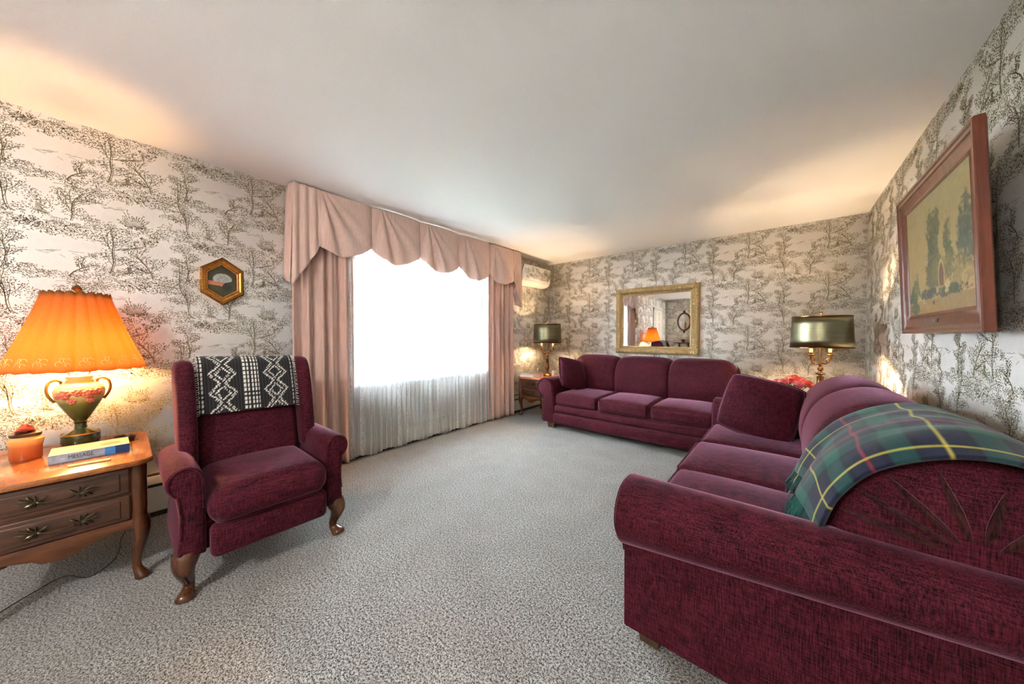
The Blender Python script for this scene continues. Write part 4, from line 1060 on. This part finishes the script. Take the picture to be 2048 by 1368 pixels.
# small hexagonal picture on the window wall
hx = thing('hexagonal_picture', 'small six sided picture in a gilt frame above the wing chair', 'picture', (LW, .485, 1.588), PI / 2)
def hexring(r, d): return [(r * x * .685, -d, r * z) for x, z in ((0, 1), (1, .5), (1, -.5), (0, -1), (-1, -.5), (-1, .5))]
R_ = [(.118, .008), (.118, .018), (.126, .022), (.132, .018), (.138, .024), (.150, .028), (.158, .022), (.165, .03), (.176, .026), (.178, 0), (.118, 0)]
hm = MB(); rings = [hexring(r, d) for r, d in R_]; V = [p for r in rings for p in r]
hm.add(V, [(i * 6 + j, i * 6 + (j + 1) % 6, ((i + 1) % len(R_)) * 6 + (j + 1) % 6, ((i + 1) % len(R_)) * 6 + j) for i in range(len(R_)) for j in range(6)])
hf = obj('frame', hm, 'hexgold', hx, 20)
bdm = MB()
hp = hexring(.171, .028)
for a, b in zip(hp, hp[1:] + hp[:1]):
    for t_ in np.linspace(0, 1, 15)[:-1]: bdm.sphere(tuple(np.array(a) * (1 - t_) + np.array(b) * t_), .0052, 6, 5)
obj('beading', bdm, plain('dark_gilt', srgb(110, 62, 28), .4, .5, .3), hf)
def hexpic():
    n_ = 60; mb = MB(); cols = []; rn = np.random.RandomState(5)
    S_ = lambda *c: np.array(srgb(*c)[:3])
    for i in range(n_ + 1):
        for j in range(n_ + 1):
            u, v = i / n_ * 2 - 1, j / n_ * 2 - 1; hgt = 1 - .5 * abs(u)
            x, z = u, v * hgt
            c = S_(62, 58, 38) * (.8 + .4 * rn.rand())
            d = (x / .66) ** 2 + ((z - .12) / .36) ** 2
            if d < 1 and z > -.12 + .25 * x: c = S_(176, 182, 178) * (.55 + .5 * rn.rand()) * (1 if d > .35 or rn.rand() > .35 else .5)
            if -1 < x < .12 and -.30 - .06 * x < z < -.08 - .1 * x: c = S_(178, 112, 78) * (.9 + .2 * rn.rand())
            if (x - .3) ** 2 / .1 + (z + .35) ** 2 / .06 < 1: c = S_(42, 44, 38)
            cols.append((*c, 1)); mb.v.append((x * .119 * .685, -.010, z * .119))
    for i in range(n_):
        for j in range(n_): mb.f.append((i * (n_ + 1) + j, (i + 1) * (n_ + 1) + j, (i + 1) * (n_ + 1) + j + 1, i * (n_ + 1) + j + 1))
    o = obj('picture_print', mb, 'attr_canvas', hx, 180, True); colors(o, cols)
hexpic()

# air conditioner near the corner, papered to match the wall
ac = thing('air_conditioner', 'wall air conditioner papered in toile between valance and corner', 'air conditioner', (LW, 4.255, 1.985))
acp = spline([(.003, .0), (.10, .0), (.16, .025), (.19, .07), (.195, .13), (.195, .27), (.185, .285), (.003, .285)], 30)
obj('housing', MB().prism(acp, lambda a, b, tt: (a, tt, b), -.365, .365, .012), 'white', ac, 35)
fp = papered('front_panel', [(.190, .200, -.35, .35, .075, .275)], 0, -.35, .35, 1, .200, z0=.075, z1=.275, off=-.36)
fp.parent = ac
obj('air_flap', MB().rbox(.105, .185, -.34, .34, -.004, .003, r=.002, xf=lambda p: (p[0], p[1], p[2] + max(0, (p[0] - .11)) * .75)), 'cream', ac)

# far wall pieces seen in the mirror
om = thing('oval_mirror', 'oval mirror in a dark carved frame on the wall reflected', 'mirror', (-2.62, FW, 1.66), PI)
ovr = lambda o, d: [((.165 + o) * math.cos(a), -d, (.265 + o) * math.sin(a)) for a in np.linspace(0, 2 * PI, 49)[:-1]]
rg = [ovr(o, d) for o, d in ((0, .004), (0, .02), (.02, .03), (.05, .022), (.055, 0))]
obj('frame', MB().loft(rg, cap=False), 'wood_dark', om); obj('mirror_glass', MB().loft([ovr(.004, .003), ovr(.004, .009)]), 'silver', om)
obj('crest', MB().sphere((0, -.015, .34), .045, 10, 8, (1, .3, 1)).sphere((0, -.015, -.34), .04, 10, 8, (1, .3, 1)), 'wood_dark', om)
wsf = thing('wall_shelf', 'dark carved wall shelf below the oval mirror', 'shelf', (-2.62, FW, .93), PI)
obj('shelf_board', MB().rbox(-.27, .27, -.2, -.001, .0, .03, r=.006), 'wood_dark', wsf)
obj('bracket', MB().prism([(-.001, 0), (-.16, 0), (-.10, -.06), (-.03, -.16), (-.001, -.18)], lambda a, b, tt: (tt, a, b), -.16, -.12, .004), 'wood_dark', wsf)
obj('bracket', MB().prism([(-.001, 0), (-.16, 0), (-.10, -.06), (-.03, -.16), (-.001, -.18)], lambda a, b, tt: (tt, a, b), .12, .16, .004), 'wood_dark', wsf)
rb = obj('glass_bowl', MB().lathe([(0, 0), (.04, 0), (.03, .02), (.06, .06), (.08, .1), (.076, .1), (.05, .05), (0, .03)], 28), 'reddish'); rb.location = (-2.62, FW + .1, .96)
tag(rb, 'dark red glass bowl on the carved wall shelf', 'bowl')
